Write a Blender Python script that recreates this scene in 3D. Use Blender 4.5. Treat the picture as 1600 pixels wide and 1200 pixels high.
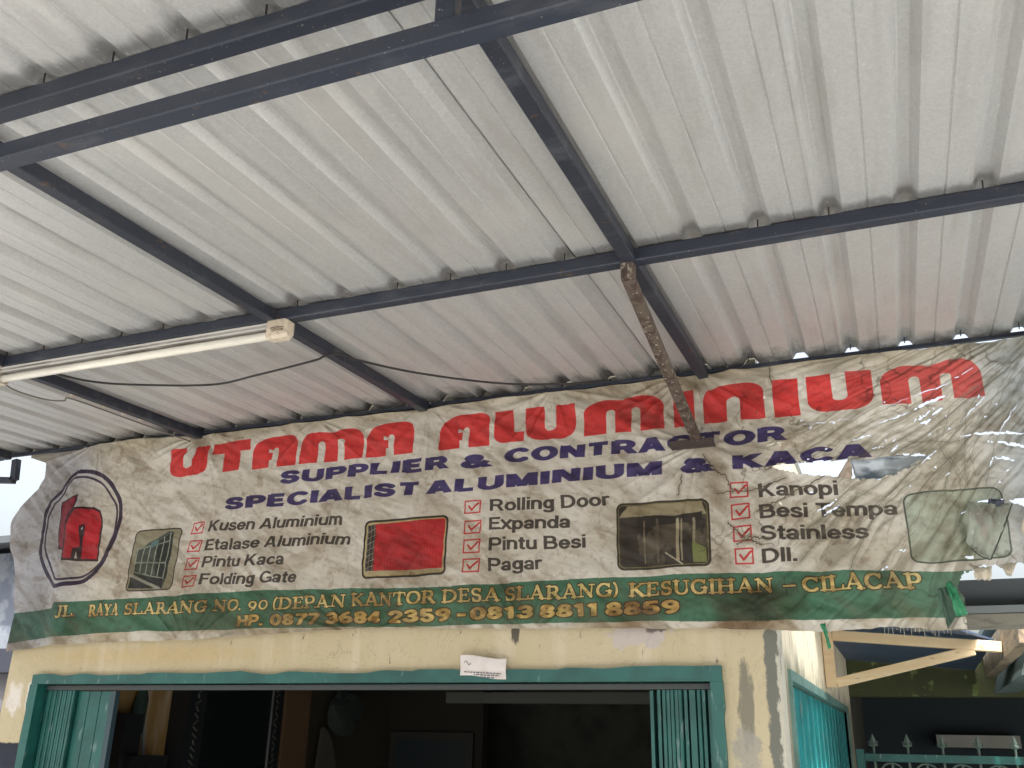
import bpy, bmesh, math, random
import numpy as np
from mathutils import Vector, Matrix
random.seed(7); rng = np.random.default_rng(11)
R = math.radians
S = bpy.context.scene
for o in list(bpy.data.objects): bpy.data.objects.remove(o)
C = S.collection

# ------------------------------------------------------------ camera, sky, sun, exposure
cam_d = bpy.data.cameras.new('camera'); cam = bpy.data.objects.new('camera', cam_d); C.objects.link(cam)
S.camera = cam
cam_d.sensor_width = 36; cam_d.sensor_fit = 'HORIZONTAL'; cam_d.lens = 1459.577/1600*36
cam_d.clip_start = .05; cam_d.clip_end = 500
ya, pi_, ro = .3876231847882098, .36604293906675994, .0202689392534631
fw = Vector((-math.sin(ya)*math.cos(pi_), math.cos(ya)*math.cos(pi_), math.sin(pi_)))
r0 = Vector((math.cos(ya), math.sin(ya), 0)); u0 = r0.cross(fw)
rr = math.cos(ro)*r0 + math.sin(ro)*u0; uu = -math.sin(ro)*r0 + math.cos(ro)*u0
m3 = Matrix((rr, uu, -fw)).transposed()
cam.matrix_world = Matrix.Translation((0, 0, 1.8)) @ m3.to_4x4()

SUN_EL, SUN_AZ = R(60), R(171)            # azimuth measured from +Y (behind the shop) towards +X: high sun over the street
w = bpy.data.worlds.new('World'); S.world = w; w.use_nodes = True
nt = w.node_tree; nt.nodes.clear()
sky = nt.nodes.new('ShaderNodeTexSky'); sky.sky_type = 'NISHITA'; sky.sun_disc = False
sky.sun_elevation = SUN_EL; sky.sun_rotation = SUN_AZ; sky.air_density = 1.3; sky.dust_density = 9.0; sky.ozone_density = 1.0
bg = nt.nodes.new('ShaderNodeBackground'); bg.inputs[1].default_value = .15
wo = nt.nodes.new('ShaderNodeOutputWorld')
hs = nt.nodes.new('ShaderNodeHueSaturation'); hs.inputs['Saturation'].default_value = .5; hs.inputs['Value'].default_value = 1.12   # milky tropical haze
nt.links.new(sky.outputs[0], hs.inputs['Color']); nt.links.new(hs.outputs[0], bg.inputs[0]); nt.links.new(bg.outputs[0], wo.inputs[0])
sd = bpy.data.lights.new('sun', 'SUN'); sd.energy = 2.6; sd.angle = R(.6); sd.color = (1, .96, .90)
sun = bpy.data.objects.new('sun', sd); C.objects.link(sun)
sv = Vector((math.sin(SUN_AZ)*math.cos(SUN_EL), math.cos(SUN_AZ)*math.cos(SUN_EL), math.sin(SUN_EL)))
sun.rotation_euler = sv.to_track_quat('Z', 'Y').to_euler()
S.render.engine = 'CYCLES'
S.view_settings.view_transform = 'Standard'; S.view_settings.look = 'None'
S.view_settings.exposure = 1.47; S.view_settings.gamma = 1; S.view_settings.use_curve_mapping = False
S.cycles.max_bounces = 10; S.cycles.diffuse_bounces = 6; S.cycles.transparent_max_bounces = 12

# ------------------------------------------------------------ helpers
def s2l(c): return tuple(((v/255)/12.92 if v/255 <= .04045 else ((v/255+.055)/1.055)**2.4) for v in c)
class Mat:
    def __init__(s, name, col=(.5,.5,.5), rough=.7, metal=0., spec=.5):
        s.m = bpy.data.materials.new(name); s.m.use_nodes = True; s.t = s.m.node_tree; s.n = s.t.nodes; s.l = s.t.links
        s.p = s.n['Principled BSDF']; s.p.inputs['Base Color'].default_value = (*col, 1)
        s.p.inputs['Roughness'].default_value = rough; s.p.inputs['Metallic'].default_value = metal
        s.p.inputs['Specular IOR Level'].default_value = spec
        tc = s.n.new('ShaderNodeNewGeometry'); s.pos = tc.outputs['Position']; s.col = None
    def map(s, sc=(1,1,1), loc=(0,0,0), rot=(0,0,0)):
        m = s.n.new('ShaderNodeMapping'); m.inputs['Scale'].default_value = sc; m.inputs['Location'].default_value = loc
        m.inputs['Rotation'].default_value = rot
        s.l.new(s.pos, m.inputs['Vector']); return m.outputs[0]
    def noise(s, scale=5, detail=4, sc=(1,1,1), rough=.55, dist=0., loc=(0,0,0)):
        n = s.n.new('ShaderNodeTexNoise'); n.inputs['Scale'].default_value = scale; n.inputs['Detail'].default_value = detail
        n.inputs['Roughness'].default_value = rough; n.inputs['Distortion'].default_value = dist
        s.l.new(s.map(sc, loc), n.inputs['Vector']); return n.outputs['Fac']
    def voro(s, scale=50, sc=(1,1,1), out='Color'):
        n = s.n.new('ShaderNodeTexVoronoi'); n.inputs['Scale'].default_value = scale
        s.l.new(s.map(sc), n.inputs['Vector']); return n.outputs[out]
    def ramp(s, fac, a, b, ca=0., cb=1.):
        n = s.n.new('ShaderNodeMapRange'); n.clamp = True; n.interpolation_type = 'SMOOTHSTEP'
        n.inputs[1].default_value = a; n.inputs[2].default_value = b; n.inputs[3].default_value = ca; n.inputs[4].default_value = cb
        s.l.new(fac, n.inputs[0]); return n.outputs[0]
    def math(s, op, a, b=0.):
        n = s.n.new('ShaderNodeMath'); n.operation = op
        for i, v in enumerate((a, b)):
            if isinstance(v, (int, float)): n.inputs[i].default_value = v
            else: s.l.new(v, n.inputs[i])
        return n.outputs[0]
    def xyz(s):
        n = s.n.new('ShaderNodeSeparateXYZ'); s.l.new(s.pos, n.inputs[0]); return n.outputs
    def base(s, c=None):
        if s.col is None:
            r = s.n.new('ShaderNodeRGB'); r.outputs[0].default_value = s.p.inputs['Base Color'].default_value; s.col = r.outputs[0]
        return s.col
    def over(s, fac, col, mode='MIX'):
        s.base(); n = s.n.new('ShaderNodeMix'); n.data_type = 'RGBA'; n.blend_type = mode
        if isinstance(fac, (int, float)): n.inputs[0].default_value = fac
        else: s.l.new(fac, n.inputs[0])
        s.l.new(s.col, n.inputs[6])
        if isinstance(col, tuple): n.inputs[7].default_value = (*col, 1)
        else: s.l.new(col, n.inputs[7])
        s.col = n.outputs[2]; s.l.new(s.col, s.p.inputs['Base Color']); return s
    def rough(s, fac, a, b): s.l.new(s.ramp(fac, 0, 1, a, b), s.p.inputs['Roughness']); return s
    def bump(s, fac, strength=.3, dist=.01):
        b = s.n.new('ShaderNodeBump'); b.inputs['Strength'].default_value = strength; b.inputs['Distance'].default_value = dist
        s.l.new(fac, b.inputs['Height'])
        if s.p.inputs['Normal'].is_linked: s.l.new(s.p.inputs['Normal'].links[0].from_socket, b.inputs['Normal'])
        s.l.new(b.outputs[0], s.p.inputs['Normal']); return s

def mesh_obj(name, verts, faces, mat, parent=None, smooth=False):
    me = bpy.data.meshes.new(name); me.from_pydata([tuple(v) for v in verts], [], faces); me.update()
    if mat: me.materials.append(mat.m if isinstance(mat, Mat) else mat)
    if smooth: me.polygons.foreach_set('use_smooth', [True]*len(me.polygons))
    o = bpy.data.objects.new(name, me); C.objects.link(o)
    if parent: o.parent = parent; o.matrix_parent_inverse = parent.matrix_world.inverted() if False else Matrix.Translation(-parent.location)
    return o
class MB:
    """collects boxes, bars and tubes, then links them as one mesh"""
    def __init__(s): s.v = []; s.f = []
    def box(s, x0, x1, y0, y1, z0, z1):
        b = len(s.v); s.v += [(x0,y0,z0),(x1,y0,z0),(x1,y1,z0),(x0,y1,z0),(x0,y0,z1),(x1,y0,z1),(x1,y1,z1),(x0,y1,z1)]
        s.f += [tuple(b+i for i in q) for q in ((0,3,2,1),(4,5,6,7),(0,1,5,4),(1,2,6,5),(2,3,7,6),(3,0,4,7))]; return s
    def bar(s, a, b, w, h, up=(0,0,1), bev=0.):
        a, b = Vector(a), Vector(b); d = (b-a).normalized(); sd_ = d.cross(Vector(up)).normalized(); u = sd_.cross(d).normalized()
        k = len(s.v); n = 4
        if bev:
            pr = [(-w/2+bev,-h/2),(w/2-bev,-h/2),(w/2,-h/2+bev),(w/2,h/2-bev),(w/2-bev,h/2),(-w/2+bev,h/2),(-w/2,h/2-bev),(-w/2,-h/2+bev)]; n = 8
        else: pr = [(-w/2,-h/2),(w/2,-h/2),(w/2,h/2),(-w/2,h/2)]
        for p in (a, b): s.v += [tuple(p+sd_*x+u*z) for x, z in pr]
        s.f += [tuple(k+i for i in range(n))[::-1], tuple(k+n+i for i in range(n))] + [(k+i, k+(i+1)%n, k+n+(i+1)%n, k+n+i) for i in range(n)]; return s
    def tube(s, pts, r, n=8):
        pts = [Vector(p) for p in pts]; k = len(s.v)
        for i, p in enumerate(pts):
            d = (pts[min(i+1, len(pts)-1)]-pts[max(i-1, 0)]).normalized()
            a = d.cross(Vector((0,0,1)) if abs(d.z) < .95 else Vector((1,0,0))).normalized(); b = d.cross(a)
            rad = r[i] if isinstance(r, (list, tuple)) else r
            s.v += [tuple(p+(a*math.cos(t*2*math.pi/n)+b*math.sin(t*2*math.pi/n))*rad) for t in range(n)]
        for i in range(len(pts)-1):
            s.f += [(k+i*n+j, k+i*n+(j+1)%n, k+(i+1)*n+(j+1)%n, k+(i+1)*n+j) for j in range(n)]
        s.f += [tuple(k+j for j in range(n))[::-1], tuple(k+(len(pts)-1)*n+j for j in range(n))]; return s
    def quadprism(s, q, n):
        """q: 4 points, extruded by vector n"""
        k = len(s.v); n = Vector(n); m_ = len(q)
        s.v += [tuple(p) for p in q] + [tuple(Vector(p)+n) for p in q]
        s.f += [tuple(range(k, k+m_)), tuple(range(k+2*m_-1, k+m_-1, -1))] + [(k+i, k+m_+i, k+m_+(i+1)%m_, k+(i+1)%m_) for i in range(m_)]; return s
    def build(s, name, mat, parent=None, smooth=False): 
        o = mesh_obj(name, s.v, s.f, mat, parent, smooth)
        bm = bmesh.new(); bm.from_mesh(o.data); bmesh.ops.recalc_face_normals(bm, faces=bm.faces); bm.to_mesh(o.data); bm.free()
        return o
def tag(o, label=None, cat=None, group=None, kind=None):
    if label: o['label'] = label
    if cat: o['category'] = cat
    if group: o['group'] = group
    if kind: o['kind'] = kind
    return o
def thing(name, loc, label, cat, group=None):
    o = bpy.data.objects.new(name, None); C.objects.link(o); o.location = loc; o.empty_display_size = .1
    return tag(o, label, cat, group)
def struct(o): o['kind'] = 'structure'; return o

# value noise for the numpy side
def vnoise(x, y, seed=0):
    r_ = np.random.default_rng(seed); G = r_.random((256, 256)).astype(np.float32)
    xi = np.floor(x).astype(int); yi = np.floor(y).astype(int); fx = (x-xi).astype(np.float32); fy = (y-yi).astype(np.float32)
    fx = fx*fx*(3-2*fx); fy = fy*fy*(3-2*fy); a = G[xi%256, yi%256]; b = G[(xi+1)%256, yi%256]; c = G[xi%256, (yi+1)%256]; d = G[(xi+1)%256, (yi+1)%256]
    return (a*(1-fx)+b*fx)*(1-fy)+(c*(1-fx)+d*fx)*fy
def fbm(x, y, seed=0, o=4):
    s_ = 0; a = .5; t = 0
    for i in range(o): s_ = s_+a*vnoise(x*2**i, y*2**i, seed+i*17); t += a; a *= .55
    return s_/t
def sstep(a, b, x): t = np.clip((x-a)/(b-a), 0, 1); return t*t*(3-2*t)

# ------------------------------------------------------------ materials
def paint_teal(name, c=(.014,.112,.098)):
    m = Mat(name, c, .42, 0)
    m.over(m.ramp(m.noise(7, 5), .35, .75), tuple(v*.6 for v in c)).over(m.ramp(m.noise(38, 4, (1,1,.25)), .62, .72), (.12,.2,.19))
    m.over(m.ramp(m.noise(90, 3), .70, .74), (.05,.035,.03)); m.bump(m.noise(60, 3), .15, .002); return m
M_teal = paint_teal('teal_paint'); M_teal2 = paint_teal('teal_gate_paint', (.012,.25,.26))
M_galv = Mat('galvanised_sheet', (.56,.565,.56), .42, .42)
M_galv.over(M_galv.ramp(M_galv.voro(170), .0, 1, 0, .22), (.28,.28,.28))
M_galv.over(M_galv.ramp(M_galv.noise(9, 6, (2.2,.22,1)), .48, .74, 0, .40), (.36,.35,.33))
M_galv.over(M_galv.ramp(M_galv.noise(3.2, 6, (1,.6,1)), .50, .72, 0, .5), (.62,.61,.58))
_y = M_galv.xyz()
_n = M_galv.noise(14, 5, (1,.5,1), .7)
_soot = M_galv.ramp(M_galv.math('ADD', _y[1], M_galv.math('MULTIPLY', _n, .30)), 3.36, 3.56, 0, .9)
M_galv.over(_soot, (.035,.032,.03))
for yb in (2.27, 1.09):      # grime line left where the sheets sit on the purlins
    d_ = M_galv.math('ABSOLUTE', M_galv.math('SUBTRACT', _y[1], yb-.012))
    M_galv.over(M_galv.ramp(M_galv.math('ADD', d_, M_galv.math('MULTIPLY', _n, .085)), .050, .085, .6, 0), (.13,.13,.13))
M_galv.over(M_galv.ramp(M_galv.noise(130, 3, (1,.35,1)), .66, .72, 0, .5), (.72,.72,.70))
M_galv.rough(M_galv.noise(25, 4), .36, .56); M_galv.bump(M_galv.noise(5, 3, (1,.4,1)), .25, .01)
def dark_paint(name, c):
    m = Mat(name, c, .5, .1)
    m.over(m.ramp(m.noise(16, 6, (.3,1,1), .65), .50, .74, 0, .6), (.085,.093,.108)).over(m.ramp(m.noise(160, 3), .68, .73, 0, .8), (.32,.30,.28))
    m.over(m.ramp(m.noise(22, 5), .64, .70, 0, .7), (.10,.065,.045)); m.bump(m.noise(120, 3), .2, .002); return m
M_beam = dark_paint('dark_blue_grey_paint', (.027,.034,.052)); M_raft = dark_paint('dark_rafter_paint', (.024,.029,.043))
M_rust = Mat('rusty_flaking_steel', (.105,.08,.06), .85, .0)
M_rust.over(M_rust.ramp(M_rust.noise(30, 6, (1,1,.4)), .45, .60), (.055,.035,.028)).over(M_rust.ramp(M_rust.noise(75, 5, (1,1,.5)), .60, .66, 0, .8), (.36,.32,.26)); M_rust.bump(M_rust.noise(60, 4), .35, .003)
M_black = Mat('black_cable_rubber', (.02,.018,.018), .55)
M_wire = Mat('dusty_grey_wire', (.16,.14,.12), .8)
M_cap = Mat('aged_cream_plastic', (.62,.54,.42), .5); M_cap.over(M_cap.ramp(M_cap.noise(60, 5), .5, .75, 0, .7), (.25,.18,.11))
M_tube = Mat('milky_lamp_glass', (.78,.75,.66), .22); M_tube.over(M_tube.ramp(M_tube.noise(20, 5, (.3,1,1)), .45, .75, 0, .5), (.48,.43,.34))
M_hous = Mat('dusty_white_enamel', (.40,.39,.37), .5); M_hous.over(M_hous.ramp(M_hous.noise(25, 5, (.2,1,1)), .45, .65), (.20,.185,.17))
M_rib = Mat('bright_enamel_edge', (.62,.60,.56), .4)

# shop wall: cream-yellow paint over grey plaster, drips, peeled patch, grey corner
def wall_mat(name, c, marks=True):
    m = Mat(name, c, .88, 0, .2); x, y, z = m.xyz()
    m.over(m.ramp(m.noise(2.2, 5), .35, .7, 0, .5), tuple(v*f_ for v, f_ in zip(c, (.86,.80,.70))))
    m.over(m.ramp(m.noise(11, 5, (1,1,.12)), .5, .72, 0, .6), (.62,.55,.42)).over(m.ramp(m.noise(34, 5, (1,1,.3), .7), .66, .71, 0, .85), (.10,.09,.08))
    m.over(m.ramp(m.noise(5, 6, (1,1,1.2), .7), .66, .72, 0, .55), (.50,.48,.45))
    if marks:
        n = m.noise(16, 5, (1,1,.8), .65); n2 = m.noise(40, 5, (1,1,.18), .7)
        def patch(cx, cz, rx, rz, col, soft=.35, am=1.2, nn=n, f=1.):
            dx = m.math('DIVIDE', m.math('SUBTRACT', x, cx), rx); dz = m.math('DIVIDE', m.math('SUBTRACT', z, cz), rz)
            d = m.math('SQRT', m.math('ADD', m.math('MULTIPLY', dx, dx), m.math('MULTIPLY', dz, dz)))
            d = m.math('ADD', d, m.math('MULTIPLY', m.math('SUBTRACT', nn, .5), am*2))
            m.over(m.ramp(d, 1-soft, 1, f, 0), col)
        patch(-.87, 2.18, .125, .062, (.50,.45,.42), .12)
        patch(-.80, 2.20, .05, .03, (.16,.14,.13), .3)
        patch(-1.355, 2.19, .022, .055, (.11,.10,.08), .4, .9, n2)
        patch(-.505, 1.93, .030, .17, (.20,.19,.15), .4, 1.1, n2, .9)
        patch(-.51, 1.76, .05, .12, (.33,.32,.28), .4, 1.2, n, .8)
        patch(-3.86, 1.95, .07, .08, (.72,.68,.64), .5, 1.0, n, .8); patch(-3.77, 1.95, .03, .09, (.72,.70,.66), .4, 1.0, n, .8)
        patch(-3.1, 2.13, .9, .06, (.50,.36,.16), .8, 1.0, n2, .4)
        e = m.math('ADD', x, m.math('MULTIPLY', m.math('SUBTRACT', n, .5), .05))
        m.over(m.ramp(e, -.438, -.430, 0, 1), (.17,.175,.15))
        m.over(m.ramp(m.math('ADD', e, m.math('MULTIPLY', m.math('SUBTRACT', n2, .5), .08)), -.400, -.392, 0, .8), (.62,.60,.50))
        # hairline cracks and knocks
        m.over(m.ramp(m.math('ABSOLUTE', m.math('SUBTRACT', m.noise(2.6, 7, (1,1,1), .75, 1.2), .5)), .0, .004, .55, 0), (.16,.13,.10))
        # dark dado below 1.76 m
        m.over(m.math('MULTIPLY', m.ramp(m.math('ADD', z, m.math('MULTIPLY', n, .02)), 1.760, 1.768, 1, 0), m.ramp(x, -3.0, -2.9, 1, 0)), (.035,.04,.055))
    m.bump(m.noise(6, 5), .5, .012); m.bump(m.noise(70, 4), .3, .003); return m
M_wall = wall_mat('cream_yellow_wall_paint', (.52,.455,.31))
M_side = Mat('lime_washed_side_wall', (.82,.75,.57), .9, 0, .2)
M_side.over(M_side.ramp(M_side.noise(20, 6, (1,1,.1), .7), .50, .68, 0, .75), (.36,.33,.24)).over(M_side.ramp(M_side.noise(45, 5, (1,1,.08), .7), .60, .66, 0, .9), (.05,.05,.045))
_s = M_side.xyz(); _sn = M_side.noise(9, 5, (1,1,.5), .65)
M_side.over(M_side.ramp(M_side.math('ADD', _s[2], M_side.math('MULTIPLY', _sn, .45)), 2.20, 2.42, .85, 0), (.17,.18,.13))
M_side.bump(M_side.noise(50, 5), .5, .006)
M_inwall = wall_mat('ochre_inner_wall_paint', (.30,.19,.075), False)
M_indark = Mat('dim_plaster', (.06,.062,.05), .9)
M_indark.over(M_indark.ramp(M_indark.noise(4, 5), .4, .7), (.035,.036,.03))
M_olive = Mat('mossy_olive_plaster', (.085,.095,.045), .9, 0, .2)
M_olive.over(M_olive.ramp(M_olive.noise(5, 6), .4, .65), (.075,.085,.045)).over(M_olive.ramp(M_olive.noise(14, 6), .6, .68), (.19,.24,.09)).bump(M_olive.noise(40, 5), .5, .006)
M_conc = Mat('weathered_concrete', (.22,.21,.17), .9); M_conc.over(M_conc.ramp(M_conc.noise(18, 6, (.4,1,1), .7), .5, .68), (.13,.13,.11)).bump(M_conc.noise(60, 5), .6, .006)
M_gut = Mat('dull_grey_gutter', (.06,.07,.078), .6, .1); M_gut.over(M_gut.ramp(M_gut.noise(12, 6, (.5,1,1)), .45, .7), (.03,.034,.038))
M_wood = Mat('fresh_planed_timber', (.74,.56,.34), .7)
M_wood.over(M_wood.ramp(M_wood.noise(14, 5, (.25,1,3)), .42, .62, 0, .6), (.80,.66,.44)).over(M_wood.ramp(M_wood.noise(30, 4, (.4,1,2)), .66, .72, 0, .8), (.34,.19,.09)).bump(M_wood.noise(40, 4, (.2,1,2)), .3, .003)
M_wood2 = Mat('weathered_timber', (.30,.23,.15), .8); M_wood2.over(M_wood2.ramp(M_wood2.noise(12, 5, (2,.4,2)), .4, .7), (.12,.10,.08))
M_blue = Mat('blue_grey_sheet', (.08,.125,.20), .6, .0); M_blue.over(M_blue.ramp(M_blue.noise(6, 5), .4, .7), (.06,.09,.15))
M_grnb = Mat('grey_green_board', (.13,.18,.175), .6); M_grnb.over(M_grnb.ramp(M_grnb.noise(8, 5), .4, .7), (.085,.12,.12))
M_iron = Mat('grey_green_iron_paint', (.10,.14,.12), .5, .2)
M_ground = Mat('pale_concrete_paving', (.37,.37,.36), .9); M_ground.over(M_ground.ramp(M_ground.noise(.8, 6), .4, .7), (.28,.28,.275)).bump(M_ground.noise(20, 5), .3, .01)
M_road = Mat('worn_asphalt', (.09,.088,.085), .9); M_road.over(M_road.ramp(M_road.noise(3, 6), .4, .7), (.13,.125,.12)).bump(M_road.noise(80, 4), .5, .01)

# ------------------------------------------------------------ ground and road
struct(MB().box(-60, 60, -1.6, 60, -.10, 0).build('pavement', M_ground))
struct(mesh_obj('ground', [(-250,-250,-.14),(250,-250,-.14),(250,250,-.14),(-250,250,-.14)], [(0,1,2,3)], M_ground))
struct(MB().box(-250, 250, -8.6, -1.6, -.134, -.104).build('road', M_road))

# ------------------------------------------------------------ the shop
XL, XR, Y0 = -3.93, -.387, 3.40
DX0, DX1, DZ = -3.745, -.585, 2.045          # door opening (outer edge of the green frame)
shop = thing('shop_building', (-2.1, 3.4, 0), 'single storey shop with cream yellow front wall behind the banner and wide teal door frame', 'building')
f = MB().box(XL, DX0, Y0, Y0+.14, 0, 3.13).box(DX1, XR, Y0, Y0+.14, 0, 3.13).box(DX0, DX1, Y0, Y0+.14, DZ, 3.13)
front = f.build('front_wall', M_wall, shop)
SD0, SD1, SDZ = 3.66, 7.0, 2.03
s_ = MB().box(XR-.14, XR, Y0+.14, SD0, 0, 3.13).box(XR-.14, XR, SD1, 7.6, 0, 3.13)
s_.box(XR-.14, XR, SD0, SD1, SDZ, 3.13).build('side_wall', M_side, shop)
MB().box(XL, XL+.10, Y0+.14, 8.0, 0, 3.13).build('left_wall', M_inwall, shop)
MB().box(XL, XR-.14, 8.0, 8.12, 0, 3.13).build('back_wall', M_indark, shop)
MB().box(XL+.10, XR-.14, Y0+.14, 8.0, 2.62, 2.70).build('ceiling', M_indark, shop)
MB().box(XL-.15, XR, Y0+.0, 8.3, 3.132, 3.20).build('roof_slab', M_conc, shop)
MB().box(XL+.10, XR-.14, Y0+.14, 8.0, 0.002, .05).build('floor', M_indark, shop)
MB().box(-3.83, -1.30, 5.50, 5.64, 2.10, 2.18).box(-1.30, -.53, 5.50, 5.64, 2.06, 2.15).build('ceiling_beam', M_indark, shop)
MB().box(-2.62, -1.30, 5.45, 5.495, 2.015, 2.078).build('roller_rail', Mat('grey_green_rail', (.055,.06,.05), .7), shop)
MB().box(-3.83, -3.70, 5.34, 5.62, .05, 2.62).build('pilaster', Mat('brown_ochre_pilaster', (.13,.075,.038), .9), shop)
MB().box(-3.83, -3.0, 6.9, 7.0, .05, 2.62).build('partition', Mat('dim_brown_wall', (.028,.024,.017), .9), shop)
MB().box(-3.829, -3.80, 5.625, 6.899, .05, 2.62).build('wall_shade_sheet', Mat('shade_brown', (.06,.048,.03), .9), shop)  # dark sheet added over the ochre wall, standing in for deep room shade
# green door frame, proud of the wall, with an uneven brushed edge
def wobble_frame():
    fw_, th = .036, .022
    b = MB(); n = 90
    def strip(axis, a0, a1, fixed_in, fixed_out):
        k = len(b.v)
        for i in range(n+1):
            t = a0+(a1-a0)*i/n; wv = (vnoise(np.array(t*9.), np.array(fixed_out*3.), 5)-.5)*.016 + (.006 if vnoise(np.array(t*3.), np.array(.3), 9) > .6 else 0)
            wv = float(wv)
            o_ = fixed_out + (wv if fixed_out > fixed_in else -wv)
            for (q, yy) in ((fixed_in, Y0-th), (o_, Y0-th), (o_, Y0+.001), (fixed_in, Y0+.10)):
                b.v.append((t, yy, q) if axis == 'x' else (q, yy, t))
        for i in range(n):
            for j in range(4): b.f.append((k+i*4+j, k+i*4+(j+1)%4, k+(i+1)*4+(j+1)%4, k+(i+1)*4+j))
        b.f += [(k,k+1,k+2,k+3), (k+n*4+3,k+n*4+2,k+n*4+1,k+n*4)]
    strip('x', DX0-.004, DX1+.004, DZ-fw_, DZ+.004)
    strip('z', 0, DZ-fw_-.001, DX0+fw_, DX0-.006)
    strip('z', 0, DZ-fw_-.001, DX1-fw_, DX1+.006)
    return b.build('door_frame', M_teal, shop)
wobble_frame()
MB().box(DX0+.042, DX1-.042, Y0+.030, Y0+.075, DZ-.060, DZ-.041).build('head_rail', Mat('dark_rail', (.05,.06,.06), .6), shop)
# side door frame
MB().box(XR-.02, XR+.012, SD0-.035, SD1+.03, SDZ-.002, SDZ+.035).box(XR-.02, XR+.012, SD0-.035, SD0, 0, SDZ-.003).box(XR-.02, XR+.012, SD1, SD1+.03, 0, SDZ-.003).build('side_door_frame', paint_teal('faded_teal', (.16,.30,.27)), shop)

# folding gate stacks: zig-zag slats at each side of the opening
def slat_mesh(w_, h_):
    b = MB(); k = [( -w_/2,0),(-w_/2+.003,-.010),(-.004,-.006),(.004,-.006),(w_/2-.003,-.010),(w_/2,0),(w_/2-.004,.003),(-w_/2+.004,.003)]
    n = len(k)
    for z in (0, h_): b.v += [(x, y, z) for x, y in k]
    b.f += [tuple(range(n))[::-1], tuple(range(n, 2*n))] + [(i, (i+1)%n, n+(i+1)%n, n+i) for i in range(n)]
    return b
def gate(name_label, xs, angs, flat):
    g = thing('folding_gate', (xs[0], Y0+.06, 0), name_label, 'gate', 'folding gate stacks in the front doorway')
    base = None
    for x, a in zip(xs, angs):
        if base is None: base = o = slat_mesh(.062, DZ-.064).build('slat', M_teal, g)
        else: o = base.copy(); C.objects.link(o)
        o.parent = g; o.matrix_parent_inverse = Matrix.Identity(4); o.location = (x-xs[0], 0, .002); o.rotation_euler = (0, 0, a)
    if flat:
        n = 3; w_ = (flat[1]-flat[0])/n
        for i in range(n):
            MB().box(flat[0]+i*w_+.002, flat[0]+(i+1)*w_-.002, Y0+.055, Y0+.063, 0.002, DZ-.064).build('flat_panel', M_teal, g)
        MB().box(flat[1], flat[1]+.028, Y0+.045, Y0+.072, .002, DZ-.064).build('lead_post', Mat('dark_teal_post', (.03,.06,.075), .5), g)
    return g
gate('teal folding gate bunched at the left end of the shop doorway', [DX0+.058+i*.0148 for i in range(11)], [R(82+random.uniform(-6,6))*(1 if i%2 else -1) for i in range(11)], (-3.53, -3.33))
gate('teal folding gate bunched at the right end of the shop doorway', [DX1-.054-i*.0162 for i in range(12)], [R(80+random.uniform(-8,8))*(1 if i%2 else -1) for i in range(12)], None)
g2 = bpy.data.objects['folding_gate.001']
MB().box(-.848, -.836, Y0+.035, Y0+.085, .002, DZ-.064).build('lead_post', M_teal, g2)
# side door of vertical ribs
MB().box(XR-.11, XR-.09, SD0, SD1, .01, SDZ-.005).build('door_back', Mat('gap_shade', (.012,.05,.05), .8), shop)  # dark backing added so the gaps between the slats read as shaded
sg = thing('side_folding_door', (XR, 3.7, 0), 'closed ribbed teal folding door in the side wall round the corner', 'door')
for i in range(14):
    y = SD0+.014+i*.2375
    MB().quadprism([(XR-.080, y+.010, .02), (XR-.012, y+.030, .02), (XR-.012, y+.195, .02), (XR-.080, y+.215, .02)], (0,0,SDZ-.03)).build('slat', M_teal2, sg)

# things inside the shop
cab = thing('display_cabinet', (-3.8, 4.8, 0), 'tall dark glass cabinet with ornamental border between two ochre wall strips', 'cabinet')
MB().box(-3.828, -3.70, 4.42, 5.31, .05, 2.5).build('body', Mat('near_black_wood', (.012,.014,.017), .5), cab)
MB().box(-3.699, -3.693, 4.56, 5.18, .4, 2.4).build('glass_door', Mat('dark_glass', (.008,.011,.013), .12), cab)
b = MB()
for i in range(46):
    z_ = 1.1+.035*i
    for yy in (4.49, 5.24):
        a = random.random()*6; b.bar((-3.697, yy-.02*math.cos(a), z_-.012), (-3.697, yy+.02*math.cos(a), z_+.012), .006, .008, up=(1,0,0))
o = b.build('carved_border', Mat('dusty_carving', (.10,.10,.08), .6), cab); o['kind'] = 'stuff'
MB().box(-3.70, -3.685, 5.175, 5.185, .4, 2.45).build('edge_trim', Mat('thin_metal_trim', (.25,.26,.25), .4, .5), cab)
pen = thing('pennant', (-3.80, 4.15, 1.9), 'small dark green pennant hanging on the ochre inner wall', 'flag')
mesh_obj('cloth', [(-3.80,4.10,1.93),(-3.78,4.14,2.10),(-3.79,4.20,1.98),(-3.77,4.17,1.80),(-3.80,4.13,1.84)], [(0,1,2,3,4)], Mat('dark_green_cloth', (.025,.05,.04), .9), pen)
MB().bar((-3.80,4.15,2.12), (-3.795,4.235,1.64), .012, .012).build('stick', Mat('grey_stick', (.20,.22,.24), .6), pen)
bx = thing('speaker_box', (-3.75, 4.0, 1.5), 'black box hanging at the left inside the doorway', 'box')
MB().box(-3.829, -3.68, 3.93, 4.06, 1.45, 1.90).build('case', Mat('black_case', (.01,.011,.014), .5), bx)
MB().box(-3.829, -3.64, 3.96, 4.24, 1.2, 1.70).build('lower_case', Mat('black_case_lower', (.012,.013,.016), .5), bx)
fan = thing('curved_panel', (-3.6, 5.9, 1.6), 'grey curved metal panel leaning beside the brown pilaster indoors', 'panel')
q = [(-3.72+.004*i, 5.80+.16*math.sin(i/12*1.5), 1.45+.42*math.cos(i/12*1.45)) for i in range(13)]
b = MB()
for i in range(12):
    a_, c_ = q[i], q[i+1]
    b.quadprism([a_, c_, (c_[0], 5.74, 1.45), (a_[0], 5.74, 1.45)], (.012, 0, 0))
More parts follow.
